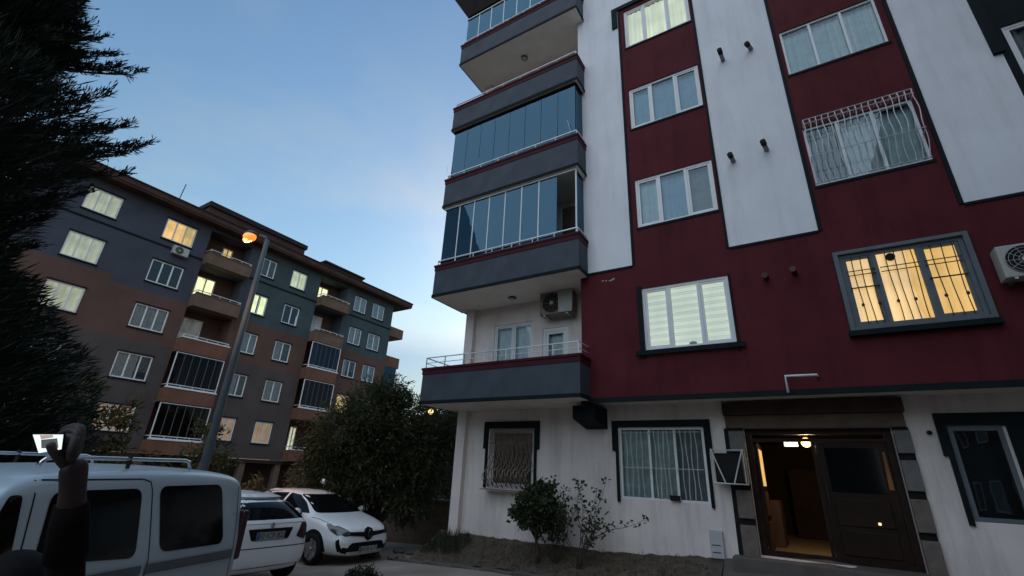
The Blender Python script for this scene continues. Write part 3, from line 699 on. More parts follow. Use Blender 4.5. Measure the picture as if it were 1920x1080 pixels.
# meter box
mt = thing('meter_box', 'grey utility meter box low on the white wall beside the entrance', 'meter box', (-1.74, G0-.02, -1.28))
MB().bbox(-1.86, -1.63, G0-.09, G0-.003, -1.26, -.80, .008).build('case', 'meter_grey', mt)
for z in (-1.05, -1.17): MB().box(-1.83, -1.68, G0-.094, G0-.091, z, z+.015).build('slot', 'flue_dark', mt)
# lobby lamp and tube
lm = thing('lobby_lamp', 'glowing round orange lamp inside the dark entrance', 'lamp', (-.02, 11.5, 1.1))
MB().tube([(-.02, 11.5, 1.115), (-.02, 11.5, 1.0)], .035, 10).build('holder', 'dark_metal', lm)
MB().ball((-.02, 11.5, .885), .095, 14, 8).build('bulb', 'bulb_warm', lm, smooth=True)
pl = bpy.data.lights.new('lobby_light', 'POINT'); pl.energy = 24; pl.color = (1, .62, .28); pl.shadow_soft_size = .09
po = bpy.data.objects.new('lobby_light', pl); C.objects.link(po); po.location = (-.02, 11.25, .74)
tb = thing('tube_lamp', 'short white tube light beside the orange lamp in the entrance', 'lamp', (-.30, 11.6, .95))
MB().box(-.43, -.16, 11.57, 11.63, .90, .94).build('batten', 'meter_grey', tb)
MB().box(-.42, -.17, 11.565, 11.625, .81, .895).build('tube', 'tube_white', tb)

# ---------------------------------------------------------------- the dark building on the left
AZ = R(89.25)
lbd = thing('apartment_building', 'dark slate and brown apartment building with many windows across the street behind the lamp', 'apartment block',
            (33*-math.sin(AZ), 33*math.cos(AZ), 0), AZ, local=True)
cols = {'A': (5.54, 7.16), 'B': (9.57, 11.35), 'C': (16.1, 17.16), 'D': (18.55, 19.83), 'E': (24.8, 26.1), 'F': (26.92, 28.28), 'Z': (1.2, 2.9)}
rows = {1: (12.97, 14.36), 2: (10.0, 11.45), 3: (7.10, 8.52), 4: (4.13, 5.58), 5: (1.25, 2.67)}
balc = [(12.2, 15.1), (21.1, 23.85)]
U0, U1 = -9., 29.4
def reg(u, z):
    if z > 9.35 + (0 if u > 8 else .4): return 1 if u > 16 else 0
    if u > 24.2: return 2 if z > 3 else 3
    if z > 6.35: return 2
    return 3
hol = [(cols[c][0], cols[c][1], *rows[r], .12) for c in cols for r in rows]
pz = {1: (12.15, 12.92), 2: (9.13, 9.98), 3: (6.15, 7.02), 4: (3.1, 3.92), 5: (.20, .95)}
for b in balc:
    for r in pz: hol.append((b[0], b[1], pz[r][1], (pz[r-1][0]-.02 if r > 1 else 14.75), 1.3, 2 if r > 2 else 0))
lw = MB()
wall_grid(lw, [U0, 4, 8, 12, 16, 20, 24.2, U1], [.2, 3, 6.35, 9.35, 9.75, 12, 14.98], hol, reg, lambda u, z, d: (u, d, z), .12)
lw.mi = 1; lw.quad((U1, 0, .2), (U1, 12, .2), (U1, 12, 14.98), (U1, 0, 14.98)); lw.quad((U0, 12, .2), (U0, 0, .2), (U0, 0, 14.98), (U0, 12, 14.98))
for b in balc:
    lw.mi = 2; lw.quad((b[0]-.05, 1.3, .2), (b[1]+.05, 1.3, .2), (b[1]+.05, 1.3, 14.9), (b[0]-.05, 1.3, 14.9))
    lw.mi = 3
    for r in pz: lw.box(b[0], b[1], .002, 1.29, pz[r][0]+.02, pz[r][0]+.22)
lw.build('wall', ['b_slate', 'b_teal', 'b_brown', 'b_dark'], lbd)
s = MB(); s.box(U0, U1, -.05, -.003, 12.42, 12.52); s.build('string_course', 'dark_trim', lbd)
s = MB(); s.box(U0, U1, .003, 12, -.05, .19); s.build('first_floor_slab', 'b_fascia', lbd)
s = MB(); s.quad((U0, 1.6, -2.6), (U1, 1.6, -2.6), (U1, 1.6, -.05), (U0, 1.6, -.05)); s.build('shop_wall', 'lobby_dark', lbd)
for u in (-6, -1, 4, 8.5, 12.4, 15.8, 18.4, 21, 24, 27.5, 29.2): MB().box(u-.2, u+.2, .1, .5, -2.6, -.052).build('column', 'portal_tan', lbd)
# eaves and roof
s = MB(); s.box(U0-.8, 31.0, -.8, 12.8, 14.98, 15.10); s.build('eave', 'b_eave', lbd)
s = MB(); s.box(U0-.85, 31.05, -.85, 12.85, 15.102, 15.42); s.build('fascia', 'b_eave', lbd)
s = MB(); s.box(U0-.9, 31.1, -.9, 12.9, 15.422, 15.52); s.build('gutter', 'b_fascia', lbd)
s = MB()
for a, b, h, zz in ((11.3, 18.6, 16.3, 15.96), (20.6, 24.6, 15.85, 15.70)):
    s.mi = 0; s.box(a, b, -.85, 8, 15.523, zz); s.mi = 1; s.box(a-.1, b+.1, -1.0, 8.2, zz+.002, h)
s.build('roof_gable', ['b_eave', 'b_fascia'], lbd)
s = MB(); s.add([(U0-.8,-.8,15.523),(31,-.8,15.523),(31,12.8,15.523),(U0-.8,12.8,15.523),(U0+5,6,17.0),(25,6,17.0)], [(0,1,5,4),(1,2,5),(2,3,4,5),(3,0,4)]); s.build('roof', 'b_fascia', lbd)
s = MB(); s.tube([(9.85, .4, 15.5), (9.95, .4, 17.3)], .03, 5); s.build('antenna', 'dark_metal', lbd)
state = {'A1': 'lit_pale', 'A2': 'lit_pale', 'A3': 'lit_pale', 'B1': 'lit_gold', 'B2': None, 'B3': 'curtain_white', 'B4': 'curtain_white', 'B5': 'lit_tan',
         'A4': 'curtain_grey', 'A5': 'curtain_grey', 'C1': 'curtain_grey', 'C2': 'lit_bright', 'C3': 'curtain_white', 'C4': 'curtain_white', 'C5': 'lit_tan',
         'D1': 'lit_green', 'D2': None, 'D3': 'curtain_white', 'D4': 'curtain_white', 'D5': 'lit_tan', 'E1': 'curtain_white', 'F1': 'curtain_white', 'E2': 'curtain_white',
         'F2': 'curtain_white', 'E3': 'curtain_white', 'F3': 'curtain_white', 'E4': 'lit_gold', 'F4': 'curtain_white', 'E5': None, 'F5': None}
for c in cols:
    for r in rows:
        u0, u1 = cols[c]; z0, z1 = rows[r]; st = state.get(c+str(r), 'curtain_grey')
        cu = [(st, 0, 1)] if st else []
        if c+str(r) == 'C2': cu = [(st, 0, .42), (st, .58, 1)]
        if c+str(r) == 'B1': cu = [('lit_amber', 0, .66), ('lit_gold', .66, 1)]
        if st and st.startswith('curtain') and random.random() < .45:
            q_ = random.uniform(.35, .75); cu = [(st, 0, q_), ('curtain_grey' if st != 'curtain_grey' else 'curtain_white', q_, 1, z0+random.choice([.01, .01, .5]))]
        w = window(lbd, u0, u1, z0, z1, .02, [.34, .67] if u1-u0 > 1.5 else [.5], cu, w=.07, sash=False, seed=int(rng.integers(99)))
        trim_ = MB(); trim_.box(u0-.05, u1+.05, -.08, -.003, z0-.09, z0-.015); trim_.build('sill', 'dark_trim', w); MB().box(u0-.05, u1+.05, -.07, -.003, z1+.012, z1+.07).build('lintel', 'dark_trim', w)
# balconies of that building
for bi, b in enumerate(balc):
    for r in pz:
        z0, z1 = pz[r]; zt = (pz[r-1][0]-.02 if r > 1 else 14.75); m = 'b_brick' if r > 2 else 'b_balcony'
        p = MB(); p.box(b[0], b[1], -.75, -.63, z0, z1); p.box(b[0], b[0]+.12, -.63, -.002, z0, z1); p.box(b[1]-.12, b[1], -.63, -.002, z0, z1); p.box(b[0]+.12, b[1]-.12, -.63, -.002, z0, z0+.14)
        o = p.build('balcony', m, lbd)
        rl = MB(); rl.box(b[0]-.03, b[1]+.03, -.79, -.60, z1+.002, z1+.07); rl.build('coping', 'pvc' if r > 2 else 'b_balcony', o)
        rl = MB(); rl.tube([(b[0]+.05, -.02, z1+.22), (b[0]+.05, -.69, z1+.22), (b[1]-.05, -.69, z1+.22), (b[1]-.05, -.02, z1+.22)], .03, 5)
        for k in range(5): xx = b[0]+.08+(b[1]-b[0]-.16)*k/4; rl.tube([(xx, -.69, z1+.06), (xx, -.69, z1+.22)], .02, 5)
        rl.build('railing', 'rail_white', o)
        glz = (bi == 0 and r in (4, 5)) or (bi == 1 and r in (3, 4))
        if glz:
            n = 6
            for k in range(n):
                a, e = b[0]+.06+(b[1]-b[0]-.12)*k/n+.02, b[0]+.06+(b[1]-b[0]-.12)*(k+1)/n-.02
                MB().quad((a, -.66, z1+.08), (e, -.66, z1+.08), (e, -.66, zt-.1), (a, -.66, zt-.1)).build('glass_panel', 'glass_dark', o)
                if k: MB().box(a-.03, a-.01, -.68, -.64, z1+.08, zt-.1).build('mullion', 'pvc_grey', o)
            f = MB(); frame_ring(f, b[0]+.02, b[1]-.02, z1+.072, zt-.03, .04, -.70, -.62); f.build('glazing_frame', 'pvc', o)
            if bi == 1: curtain_mb(b[0]+.1, b[1]-.1, z1+.1, zt-.12, -.5, .03, .3).build('curtain', 'curtain_blue' if r == 3 else 'curtain_grey', o)
        # door and window at the back of the recess
        lit = {(0, 1): 'lit_gold', (0, 2): 'lit_bright', (0, 3): 'lit_dimroom', (1, 1): 'lit_bright', (1, 5): 'lit_green', (1, 2): 'curtain_white'}.get((bi, r))
        a, e = (b[0]+.45, b[0]+1.7) if (bi, r) != (0, 1) else (b[0]+1.5, b[0]+2.2)
        if (bi, r) == (1, 5): a, e = b[0]+.9, b[0]+1.5
        if not glz or lit:
            f = MB(); frame_ring(f, a, e, z0+.25, zt-.35, .08, 1.22, 1.29); f.box((a+e)/2-.04, (a+e)/2+.04, 1.22, 1.28, z0+.33, zt-.43); f.build('balcony_door', 'pvc', o)
            MB().quad((a+.08, 1.26, z0+.33), (e-.08, 1.26, z0+.33), (e-.08, 1.26, zt-.43), (a+.08, 1.26, zt-.43)).build('door_pane', lit or 'car_glass', o)
# balconies round the far end of it
for z0, z1 in ((12.0, 12.93), (9.04, 10.03), (6.1, 7.0)):
    p = MB(); p.box(U1+.002, 31.4, .3, 3.2, z0, z1); o = p.build('balcony', 'b_balcony' if z0 > 9.5 else 'b_brick', lbd)
    if z0 < 10: MB().box(31.2, 31.215, .4, 3.1, z0-1.9, z0-.01).build('glass_panel', 'glass_blue', o)
    if z0 < 10: MB().box(U1+.05, 31.2, .35, .365, z0-1.9, z0-.01).build('glass_panel', 'glass_blue', o)
# AC units under a window there
for u, zz, lb_ in ((10.75, 12.55, 'small white air conditioner under the amber top floor window of the dark building'),):
    q = lbd.matrix_basis @ Vector((u, -.05, zz)) if False else Matrix.Translation(lbd.location) @ Matrix.Rotation(AZ, 4, 'Z') @ Vector((u, -.06, zz-.42))
    ac_unit(q, .9, .55, .3, 'ac_white', lb_, 'air conditioner on the dark building', AZ)

# ---------------------------------------------------------------- street lamp
sl = thing('street_lamp', 'tall grey street lamp glowing orange in front of the dark building', 'street lamp', (-11.25, 5.62, -2.15))
px, py = -11.25, 5.62
MB().tube([(px, py, -2.15), (px, py, -.4), (px, py, 2), (px, py, 5.42)], [.105, .095, .08, .055], 12).build('pole', 'lamp_pole', sl, smooth=True)
MB().tube([(px, py, -2.15), (px, py, -1.9)], [.15, .13], 12).build('base', 'lamp_pole', sl)
MB().tube([(px, py, 5.38), (px-.05, py-.04, 5.50), (px-.18, py-.13, 5.54)], [.05, .04, .035], 8).build('arm', 'lamp_pole', sl, smooth=True)
hd = MB().ball((px-.36, py-.27, 5.55), .15, 14, 8, (1.25, 1.0, .5)).build('lamp_head', 'lamp_pole', sl, smooth=True)
MB().ball((px-.37, py-.275, 5.47), .15, 14, 8, (1.25, 1, .8)).build('lamp_glass', 'sodium', hd, smooth=True)
MB().ball((px-.42, py-.31, 5.38), .085, 12, 8, (1.2, 1, .9)).build('bulb', 'sodium_core', hd, smooth=True)
ld = bpy.data.lights.new('street_light', 'SPOT'); ld.spot_size = R(164); ld.spot_blend = .35; ld.energy = 1000; ld.color = (1, .45, .12); ld.shadow_soft_size = .15
lo = bpy.data.objects.new('street_light', ld); C.objects.link(lo); lo.location = (px-.37, py-.275, 5.34); lo.rotation_euler = Vector((-.92, .05, -.42)).to_track_quat('-Z', 'Y').to_euler()

# ---------------------------------------------------------------- vehicles
def surf(stations, name, m, parent, zc, levels=2):
    """body shell lofted from half sections, mirrored, subdivided; returns object and a BVH of it"""
    bm = bmesh.new(); rings = []
    for x, pts in stations:
        full = [(y, z) for y, z in pts] + [(-y, z) for y, z in pts[::-1] if abs(y) > 1e-6]
        rings.append([bm.verts.new((x, y, z)) for y, z in full])
    n = len(rings[0])
    for a, b in zip(rings, rings[1:]):
        for k in range(n): bm.faces.new((a[k], a[(k+1) % n], b[(k+1) % n], b[k]))
    bm.faces.new(rings[0]); bm.faces.new(rings[-1][::-1])
    bmesh.ops.recalc_face_normals(bm, faces=bm.faces)
    me = bpy.data.meshes.new(name); bm.to_mesh(me); bm.free()
    tmp = bpy.data.objects.new('tmp', me); C.objects.link(tmp)
    sm = tmp.modifiers.new('s', 'SUBSURF'); sm.levels = levels; sm.render_levels = levels
    dg = bpy.context.evaluated_depsgraph_get(); me2 = bpy.data.meshes.new_from_object(tmp.evaluated_get(dg))
    bpy.data.objects.remove(tmp); bpy.data.meshes.remove(me)
    me2.name = name; me2.materials.clear(); me2.materials.append(M[m])
    me2.polygons.foreach_set('use_smooth', [True]*len(me2.polygons)); me2.update()
    bvh = BVHTree.FromPolygons([v.co[:] for v in me2.vertices], [tuple(p.vertices) for p in me2.polygons])
    o = link(name, me2, parent, (0, 0, 0))
    return o, bvh
def decal(bvh, poly, axis, name, m, parent, off=.005, step=.06, cast=3.0):
    """panel with the outline poly that lies on the body, seen along axis: '-y','+y' -> (x,z); '-x','+x' -> (y,z); '+z' -> (x,y)"""
    sgn = -1 if axis[0] == '-' else 1; ax = 'xyz'.index(axis[1])
    def P(a, b, c):
        return {0: Vector((c, a, b)), 1: Vector((a, c, b)), 2: Vector((a, b, c))}[ax]
    bm = bmesh.new(); bm.faces.new([bm.verts.new(P(a, b, 0)) for a, b in poly])
    for k in range(2):
        vals = [p[k] for p in poly]; lo_, hi_ = min(vals), max(vals); n = max(1, int((hi_-lo_)/step))
        for i in range(1, n):
            c = lo_+(hi_-lo_)*i/n; co = P(c, 0, 0) if k == 0 else P(0, c, 0); no = P(1, 0, 0) if k == 0 else P(0, 1, 0)
            bmesh.ops.bisect_plane(bm, geom=bm.verts[:]+bm.edges[:]+bm.faces[:], plane_co=co, plane_no=no)
    d = P(0, 0, -sgn)
    last = None; bad = []
    for v in bm.verts:
        o = v.co + P(0, 0, sgn*cast)
        if ax == 0: o = Vector((bvh_center[0] + sgn*cast, v.co.y, v.co.z))
        h = bvh.ray_cast(o, d)
        if h[0] is None: bad.append(v)
        else: v.co = h[0] + h[1].normalized()*off*(1 if h[1].dot(d) < 0 else -1)
    if bad: bmesh.ops.delete(bm, geom=bad, context='VERTS')
    bmesh.ops.triangulate(bm, faces=[f for f in bm.faces if len(f.verts) > 4])
    for f in bm.faces:
        if f.normal.dot(d) > 0: f.normal_flip()
    me = bpy.data.meshes.new(name); bm.to_mesh(me); bm.free(); me.materials.append(M[m] if isinstance(m, str) else m)
    me.polygons.foreach_set('use_smooth', [True]*len(me.polygons)); me.update()
    return link(name, me, parent, FR[parent])
bvh_center = (2., 0, 0)
def rnd(poly, r=.05, n=4):
    """rounded corners for an outline"""
    res = []; L = len(poly)
    for i in range(L):
        p = Vector(poly[i]); a = Vector(poly[i-1]); b = Vector(poly[(i+1) % L])
        da = (a-p); db = (b-p); rr = min(r, da.length*.45, db.length*.45)
        A = p+da.normalized()*rr; B = p+db.normalized()*rr
        for k in range(n+1):
            t_ = k/n; q = A.lerp(p, t_).lerp(p.lerp(B, t_), t_); res.append((q.x, q.y))
    return res
def strip2(a, b, w):
    a = Vector(a); b = Vector(b); n = (b-a).orthogonal().normalized()*w/2
    return [tuple(a+n), tuple(b+n), tuple(b-n), tuple(a-n)]
def wheel(parent, x, y, r=.31, w=.19, side=-1, hub='rim'):
    o = MB()
    prof = [(-w/2, r*.72), (-w/2, r*.93), (-w/2+.025, r), (w/2-.025, r), (w/2, r*.93), (w/2, r*.72)]
    n = 28
    vs = [(x+rr*math.cos(2*math.pi*k/n), y+a, r+rr*math.sin(2*math.pi*k/n)) for a, rr in prof for k in range(n)]
    o.add(vs, [(i*n+k, i*n+(k+1) % n, (i+1)*n+(k+1) % n, (i+1)*n+k) for i in range(len(prof)-1) for k in range(n)])
    wo = o.build('wheel', 'tyre', parent, smooth=True)
    rm = MB(); ys = y+side*(w/2-.03)
    rm.tube([(x, ys-side*.03, r), (x, ys, r)], r*.72, 24)
    for k in range(5):
        a = 2*math.pi*k/5+.3; c_, s_ = math.cos(a), math.sin(a)
        rm.prism([(x+.03*s_, ys+side*.004, r-.03*c_), (x+r*.66*c_+.05*s_, ys+side*.004, r+r*.66*s_-.05*c_), (x+r*.66*c_-.05*s_, ys+side*.004, r+r*.66*s_+.05*c_), (x-.03*s_, ys+side*.004, r+.03*c_)], (0, side*.015, 0))
    rm.ball((x, ys+side*.02, r), .05, 8, 5, (1, .4, 1))
    rm.build('rim', hub, wo)
    return wo
def arch(parent, x, y0, y1, r):
    MB().tube([(x, y0, r*.92), (x, y1, r*.92)], r*1.15, 24).build('wheel_arch', 'car_black', parent)

def emblem(parent, c, h, axis_x=-1, m='chrome'):
    """open diamond badge"""
    g = MB(); x, y, z = c; w = h*.62
    for t_, o_ in ((1., .55),):
        out_ = [(y, z+h/2), (y+w/2, z), (y, z-h/2), (y-w/2, z)]; inn = [(y, z+h/2*o_), (y+w/2*o_, z), (y, z-h/2*o_), (y-w/2*o_, z)]
        for k in range(4):
            a, b = out_[k], out_[(k+1) % 4]; c2, d2 = inn[(k+1) % 4], inn[k]
            g.prism([(x, *a), (x, *b), (x, *c2), (x, *d2)], (axis_x*.012, 0, 0))
    return g.build('badge', m, parent)
def plate(parent, c, text, facing, w=.52, h=.115, tilt=0):
    x, y, z = c; s = facing
    p = MB().box(min(x, x+s*.012), max(x, x+s*.012), y-w/2, y+w/2, z-h/2, z+h/2).build('licence_plate', 'plate', parent)
    yb = y+s*(-w/2+.02) if s > 0 else y+w/2-.02
    MB().box(min(x+s*.0125, x+s*.0135), max(x+s*.0125, x+s*.0135), min(yb-.018, yb+.018), max(yb-.018, yb+.018), z-h/2+.003, z+h/2-.003).build('plate_band', 'plate_blue', p)
    cu = bpy.data.curves.new('plate_text', 'FONT'); cu.body = text; cu.size = h*.98; cu.align_x = 'CENTER'; cu.align_y = 'CENTER'; cu.extrude = .0006
    tmp = bpy.data.objects.new('tmp', cu); C.objects.link(tmp)
    me = bpy.data.meshes.new_from_object(tmp.evaluated_get(bpy.context.evaluated_depsgraph_get())); bpy.data.objects.remove(tmp); bpy.data.curves.remove(cu)
    me.name = 'plate_text'; me.materials.clear(); me.materials.append(M['ink'])
    to = bpy.data.objects.new('plate_text', me); C.objects.link(to); to.parent = p
    to.location = Vector((x+s*.0145, y+s*.02, z)) - FR[p]
    to.rotation_euler = (R(90), 0, R(90) if s > 0 else R(-90))
    return p

def ringhb(zb, wl, wm, wb, zbelt, we, ze, zt):
    return [(0, zb), (wl*.86, zb), (wl, zb+.10), (wm, .50), (wb+(wm-wb)*.25, zbelt-.13), (wb, zbelt), (we, ze), (we*.62, zt), (0, zt+.012)]
HB = [(0.00, ringhb(.23, .50, .58, .52, .64, .40, .70, .715)), (.10, ringhb(.20, .68, .74, .68, .68, .55, .76, .785)), (.35, ringhb(.19, .79, .83, .77, .78, .60, .85, .875)),
      (.75, ringhb(.18, .82, .855, .82, .885, .62, .94, .96)), (1.08, ringhb(.18, .82, .86, .83, .94, .64, 1.0, 1.02)), (1.22, ringhb(.18, .82, .86, .83, .95, .63, 1.06, 1.08)), (1.60, ringhb(.18, .82, .86, .825, .97, .60, 1.27, 1.295)),
      (1.98, ringhb(.18, .82, .86, .82, .98, .57, 1.39, 1.42)), (2.5, ringhb(.18, .82, .86, .82, 1.0, .56, 1.42, 1.45)), (3.2, ringhb(.18, .82, .865, .83, 1.02, .54, 1.39, 1.425)),
      (3.62, ringhb(.20, .82, .865, .82, 1.04, .51, 1.32, 1.355)), (3.78, ringhb(.22, .81, .85, .80, 1.04, .49, 1.24, 1.27)), (3.97, ringhb(.24, .78, .82, .76, 1.0, .46, 1.06, 1.075)), (4.06, ringhb(.28, .66, .72, .64, .90, .42, .94, .95))]
def hatchback(label, loc, rz, plate_txt, rear_view):
    global bvh_center
    bvh_center = (2., 0, 0)
    t = thing('parked_car', label, 'car', loc, rz, 'white hatchbacks parked behind the van', local=True)
    body, bv = surf(HB, 'body', 'car_white', t, 0)
    D = lambda poly, ax, nm, m, off=.005, step=.06, par=None: decal(bv, poly, ax, nm, m, par or t, off, step)
    # glass
    D(rnd([(-.66, 1.0), (.66, 1.0), (.53, 1.355), (-.53, 1.355)], .05), '-x', 'windscreen', 'car_glass')
    D(rnd([(-.71, 1.035), (.71, 1.035), (.55, 1.345), (-.55, 1.345)], .05), '+x', 'rear_window', 'car_glass')
    for sd in ('-y', '+y'):
        D(rnd([(1.22, .985), (1.60, 1.20), (1.95, 1.335), (2.32, 1.365), (2.34, 1.0)], .03), sd, 'side_window', 'car_glass')
        D(rnd([(2.42, 1.005), (2.40, 1.365), (2.95, 1.345), (3.45, 1.26), (3.66, 1.09), (3.12, 1.03)], .04), sd, 'side_window', 'car_glass')
        for a, b in (((1.25, .30), (1.22, .93)), ((2.38, .30), (2.38, 1.0)), ((3.12, .52), (3.16, 1.0))): D(strip2(a, b, .012), sd, 'door_seam', 'car_black', .002, .1)
        D(rnd([(2.06, .83), (2.26, .84), (2.26, .875), (2.06, .865)], .012), sd, 'door_handle', 'car_white', .02)
        D(rnd([(1.35, .20), (3.0, .20), (3.0, .27), (1.35, .27)], .02), sd, 'sill', 'car_black', .006)
        for wx in (.84, 3.43):
            D([(wx+.39*math.cos(a), .31+.39*math.sin(a)) for a in [2*math.pi*k/28 for k in range(28)] if .31+.39*math.sin(a) > .205], sd, 'wheel_arch', 'car_black', .004)
    for wx in (.84, 3.43):
        for sy in (-1, 1): wheel(t, wx, sy*.775, .31, .20, sy)
    # face
    for s in (-1, 1):
        h = D(rnd([(s*.50, .62), (s*.60, .60), (s*.72, .66), (s*.74, .78), (s*.66, .80), (s*.52, .71)], .03), '-x', 'headlight', 'lamp_lens', .008, .04)
        D(rnd([(.10, .64), (.20, .62), (.42, .72), (.56, .82), (.44, .815), (.2, .745)], .03), '-y' if s < 0 else '+y', 'headlight', 'lamp_lens', .008, .04)
        D(rnd([(.08, .34), (.16, .30), (.19, .52), (.13, .56)], .02), '-y' if s < 0 else '+y', 'fog_recess', 'car_black', .007, .04)
        D(rnd([(s*.52, .26), (s*.66, .30), (s*.64, .40), (s*.52, .38)], .03), '-x', 'fog_recess', 'car_black', .006, .04)
    D(rnd([(-.60, .625), (-.18, .585), (0, .565), (.18, .585), (.60, .625), (.58, .69), (.16, .675), (0, .69), (-.16, .675), (-.58, .69)], .015), '-x', 'grille', 'car_black', .009, .05)
    D(rnd([(-.16, .64), (-.10, .54), (0, .49), (.10, .54), (.16, .64), (.10, .735), (0, .765), (-.10, .735)], .02), '-x', 'badge_plate', 'car_black', .012, .04)
    emblem(t, (-.024, 0, .63), .19, -1)
    D(rnd([(-.58, .30), (.58, .30), (.46, .475), (-.46, .475)], .08), '-x', 'air_intake', 'car_black', .007, .05)
    D(rnd([(-.48, .275), (.48, .275), (.46, .298), (-.46, .298)], .01), '-x', 'intake_trim', 'chrome', .012, .05)
    D(rnd([(-.60, .20), (.60, .20), (.58, .255), (-.58, .255)], .02), '-x', 'lower_lip', 'car_black', .006, .05)
    plate(t, (-.045, 0, .335), plate_txt, -1)
    D(strip2((.30, .70), (1.05, .80), .01), '+z', 'bonnet_seam', 'car_black', .002, .08); D(strip2((.30, -.70), (1.05, -.80), .01), '+z', 'bonnet_seam', 'car_black', .002, .08)
    for s in (-1, 1):
        m_ = MB().ball((1.42, s*.965, 1.02), .10, 12, 8, (.7, 1.05, .75)); mo = m_.build('mirror', 'car_white', t, smooth=True)
        MB().tube([(1.42, s*.83, .98), (1.42, s*.92, 1.0)], .03, 6).build('mirror_arm', 'car_black', mo)
        D(rnd([(s*.50, .76), (s*.70, .70), (s*.76, .82), (s*.74, .96), (s*.60, .98)], .04), '+x', 'tail_light', 'tail_red', .008, .05)
        D(rnd([(3.74, .74), (3.95, .80), (3.92, .97), (3.72, .99)], .03), '-y' if s < 0 else '+y', 'tail_light', 'tail_red', .008, .05)
    # tail
    D(rnd([(-.66, .985), (.66, .985), (.62, 1.035), (-.62, 1.035)], .02), '+x', 'window_sill_trim', 'car_white', .012, .06)
    D(rnd([(-.34, .735), (.34, .735), (.42, .91), (-.42, .91)], .03), '+x', 'plate_recess', 'car_black', .006, .05)
    D(strip2((-.74, .62), (.74, .62), .014), '+x', 'tailgate_seam', 'car_black', .003, .06)
    D(rnd([(-.62, .25), (.62, .25), (.66, .335), (-.66, .335)], .03), '+x', 'rear_skirt', 'car_black', .006, .05)
    emblem(t, (4.045, 0, .955), .12, 1)
    plate(t, (4.055, 0, .80), plate_txt, 1)
    D(rnd([(-.53, 1.35), (.53, 1.35), (.50, 1.395), (-.50, 1.395)], .02), '+x', 'roof_spoiler', 'car_white', .03, .06)
    return t
# its front looks along +x: local -x -> world +x
hatchback('white hatchback facing us with a dark grille and diamond badge, headlight showing', (-8.90, 8.42, zr(-9.6)), R(180), '34 FB 6172', False)
hatchback('white hatchback seen from behind, half hidden by the silver van', (-8.18-4.06, 5.50, zr(-8.2)), 0, '30 ICP 822', True)

# van
dvx, dvy = -.7/math.hypot(.7, 1.45), 1.45/math.hypot(.7, 1.45)
rzv = math.atan2(dvy, dvx)
P0 = Vector((-5.1, 1.8, 0)); xh = Vector((dvx, dvy, 0)); yh = Vector((-dvy, dvx, 0))
org = P0 - xh*1.9 + yh*.83; org.z = -1.90
def ringv(zb, wl, wm, wb, zbelt, we, ze, zt):
    return [(0, zb), (wl*.9, zb), (wl, zb+.12), (wm, .62), (wb+.01, zbelt-.12), (wb, zbelt), (we+(wb-we)*.3, zbelt+(ze-zbelt)*.72), (we, ze), (we-.10, zt-.02), (we*.5, zt), (0, zt+.01)]
KG = [(.0, ringv(.30, .60, .68, .60, .72, .52, .78, .80)), (.12, ringv(.27, .74, .79, .74, .80, .62, .86, .88)), (.45, ringv(.25, .78, .82, .79, .95, .68, 1.02, 1.05)), (.82, ringv(.25, .79, .83, .81, 1.06, .72, 1.14, 1.17)),
      (.95, ringv(.25, .79, .83, .81, 1.09, .72, 1.24, 1.27)), (1.22, ringv(.25, .79, .83, .815, 1.10, .70, 1.60, 1.645)), (1.36, ringv(.25, .79, .83, .815, 1.10, .70, 1.70, 1.745)), (1.7, ringv(.25, .79, .83, .815, 1.10, .705, 1.74, 1.79)),
      (2.6, ringv(.25, .79, .83, .815, 1.10, .71, 1.76, 1.82)), (3.5, ringv(.25, .79, .83, .815, 1.10, .71, 1.745, 1.80)), (3.86, ringv(.26, .79, .83, .81, 1.10, .70, 1.70, 1.755)), (3.97, ringv(.28, .77, .80, .785, 1.10, .67, 1.62, 1.67)), (4.02, ringv(.30, .72, .75, .73, 1.10, .60, 1.50, 1.54))]
van = thing('parked_van', 'silver blue van with a roof rail, side on in the left foreground', 'van', org, rzv, local=True)
body, bv = surf(KG, 'body', 'van_paint', van, 0)
D = lambda poly, ax, nm, m, off=.005, step=.08: decal(bv, poly, ax, nm, m, van, off, step)
for sd in ('-y', '+y'):
    D(rnd([(1.56, 1.13), (2.46, 1.05), (2.40, 1.625), (1.58, 1.62)], .09, 5), sd, 'side_window', 'car_glass')
    D(rnd([(2.73, 1.06), (3.64, 1.03), (3.50, 1.645), (2.60, 1.64)], .10, 5), sd, 'side_window', 'car_glass')
    D(rnd([(1.12, 1.13), (1.40, 1.13), (1.38, 1.60), (1.30, 1.60)], .03), sd, 'quarter_window', 'car_glass')
    for a, b in (((1.45, .40), (1.46, 1.70)), ((2.60, .45), (2.62, 1.0)), ((2.62, 1.0), (2.52, 1.60)), ((1.50, 1.70), (2.40, 1.705)), ((2.52, 1.60), (2.49, 1.68)), ((2.49, 1.68), (2.40, 1.705)), ((3.86, .5), (3.84, 1.62))):
        D(strip2(a, b, .011), sd, 'door_seam', 'car_black', .003, .1)
    D(rnd([(2.60, .90), (3.84, .86), (3.84, .95), (2.60, .98)], .02), sd, 'rubbing_strip', 'pvc_grey', .016)
    D(rnd([(1.46, .92), (2.55, .90), (2.55, .98), (1.46, 1.0)], .02), sd, 'rubbing_strip', 'pvc_grey', .016)
    D(rnd([(2.36, .86), (2.52, .86), (2.52, .90), (2.36, .90)], .015), sd, 'door_handle', 'car_black', .03)
    for wx in (.82, 3.32):
        D([(wx+.39*math.cos(a), .31+.39*math.sin(a)) for a in [2*math.pi*k/28 for k in range(28)] if .31+.39*math.sin(a) > .265], sd, 'wheel_arch', 'car_black', .004)
for wx in (.82, 3.32):
    for sy in (-1, 1): wheel(van, wx, sy*.74, .31, .20, sy)
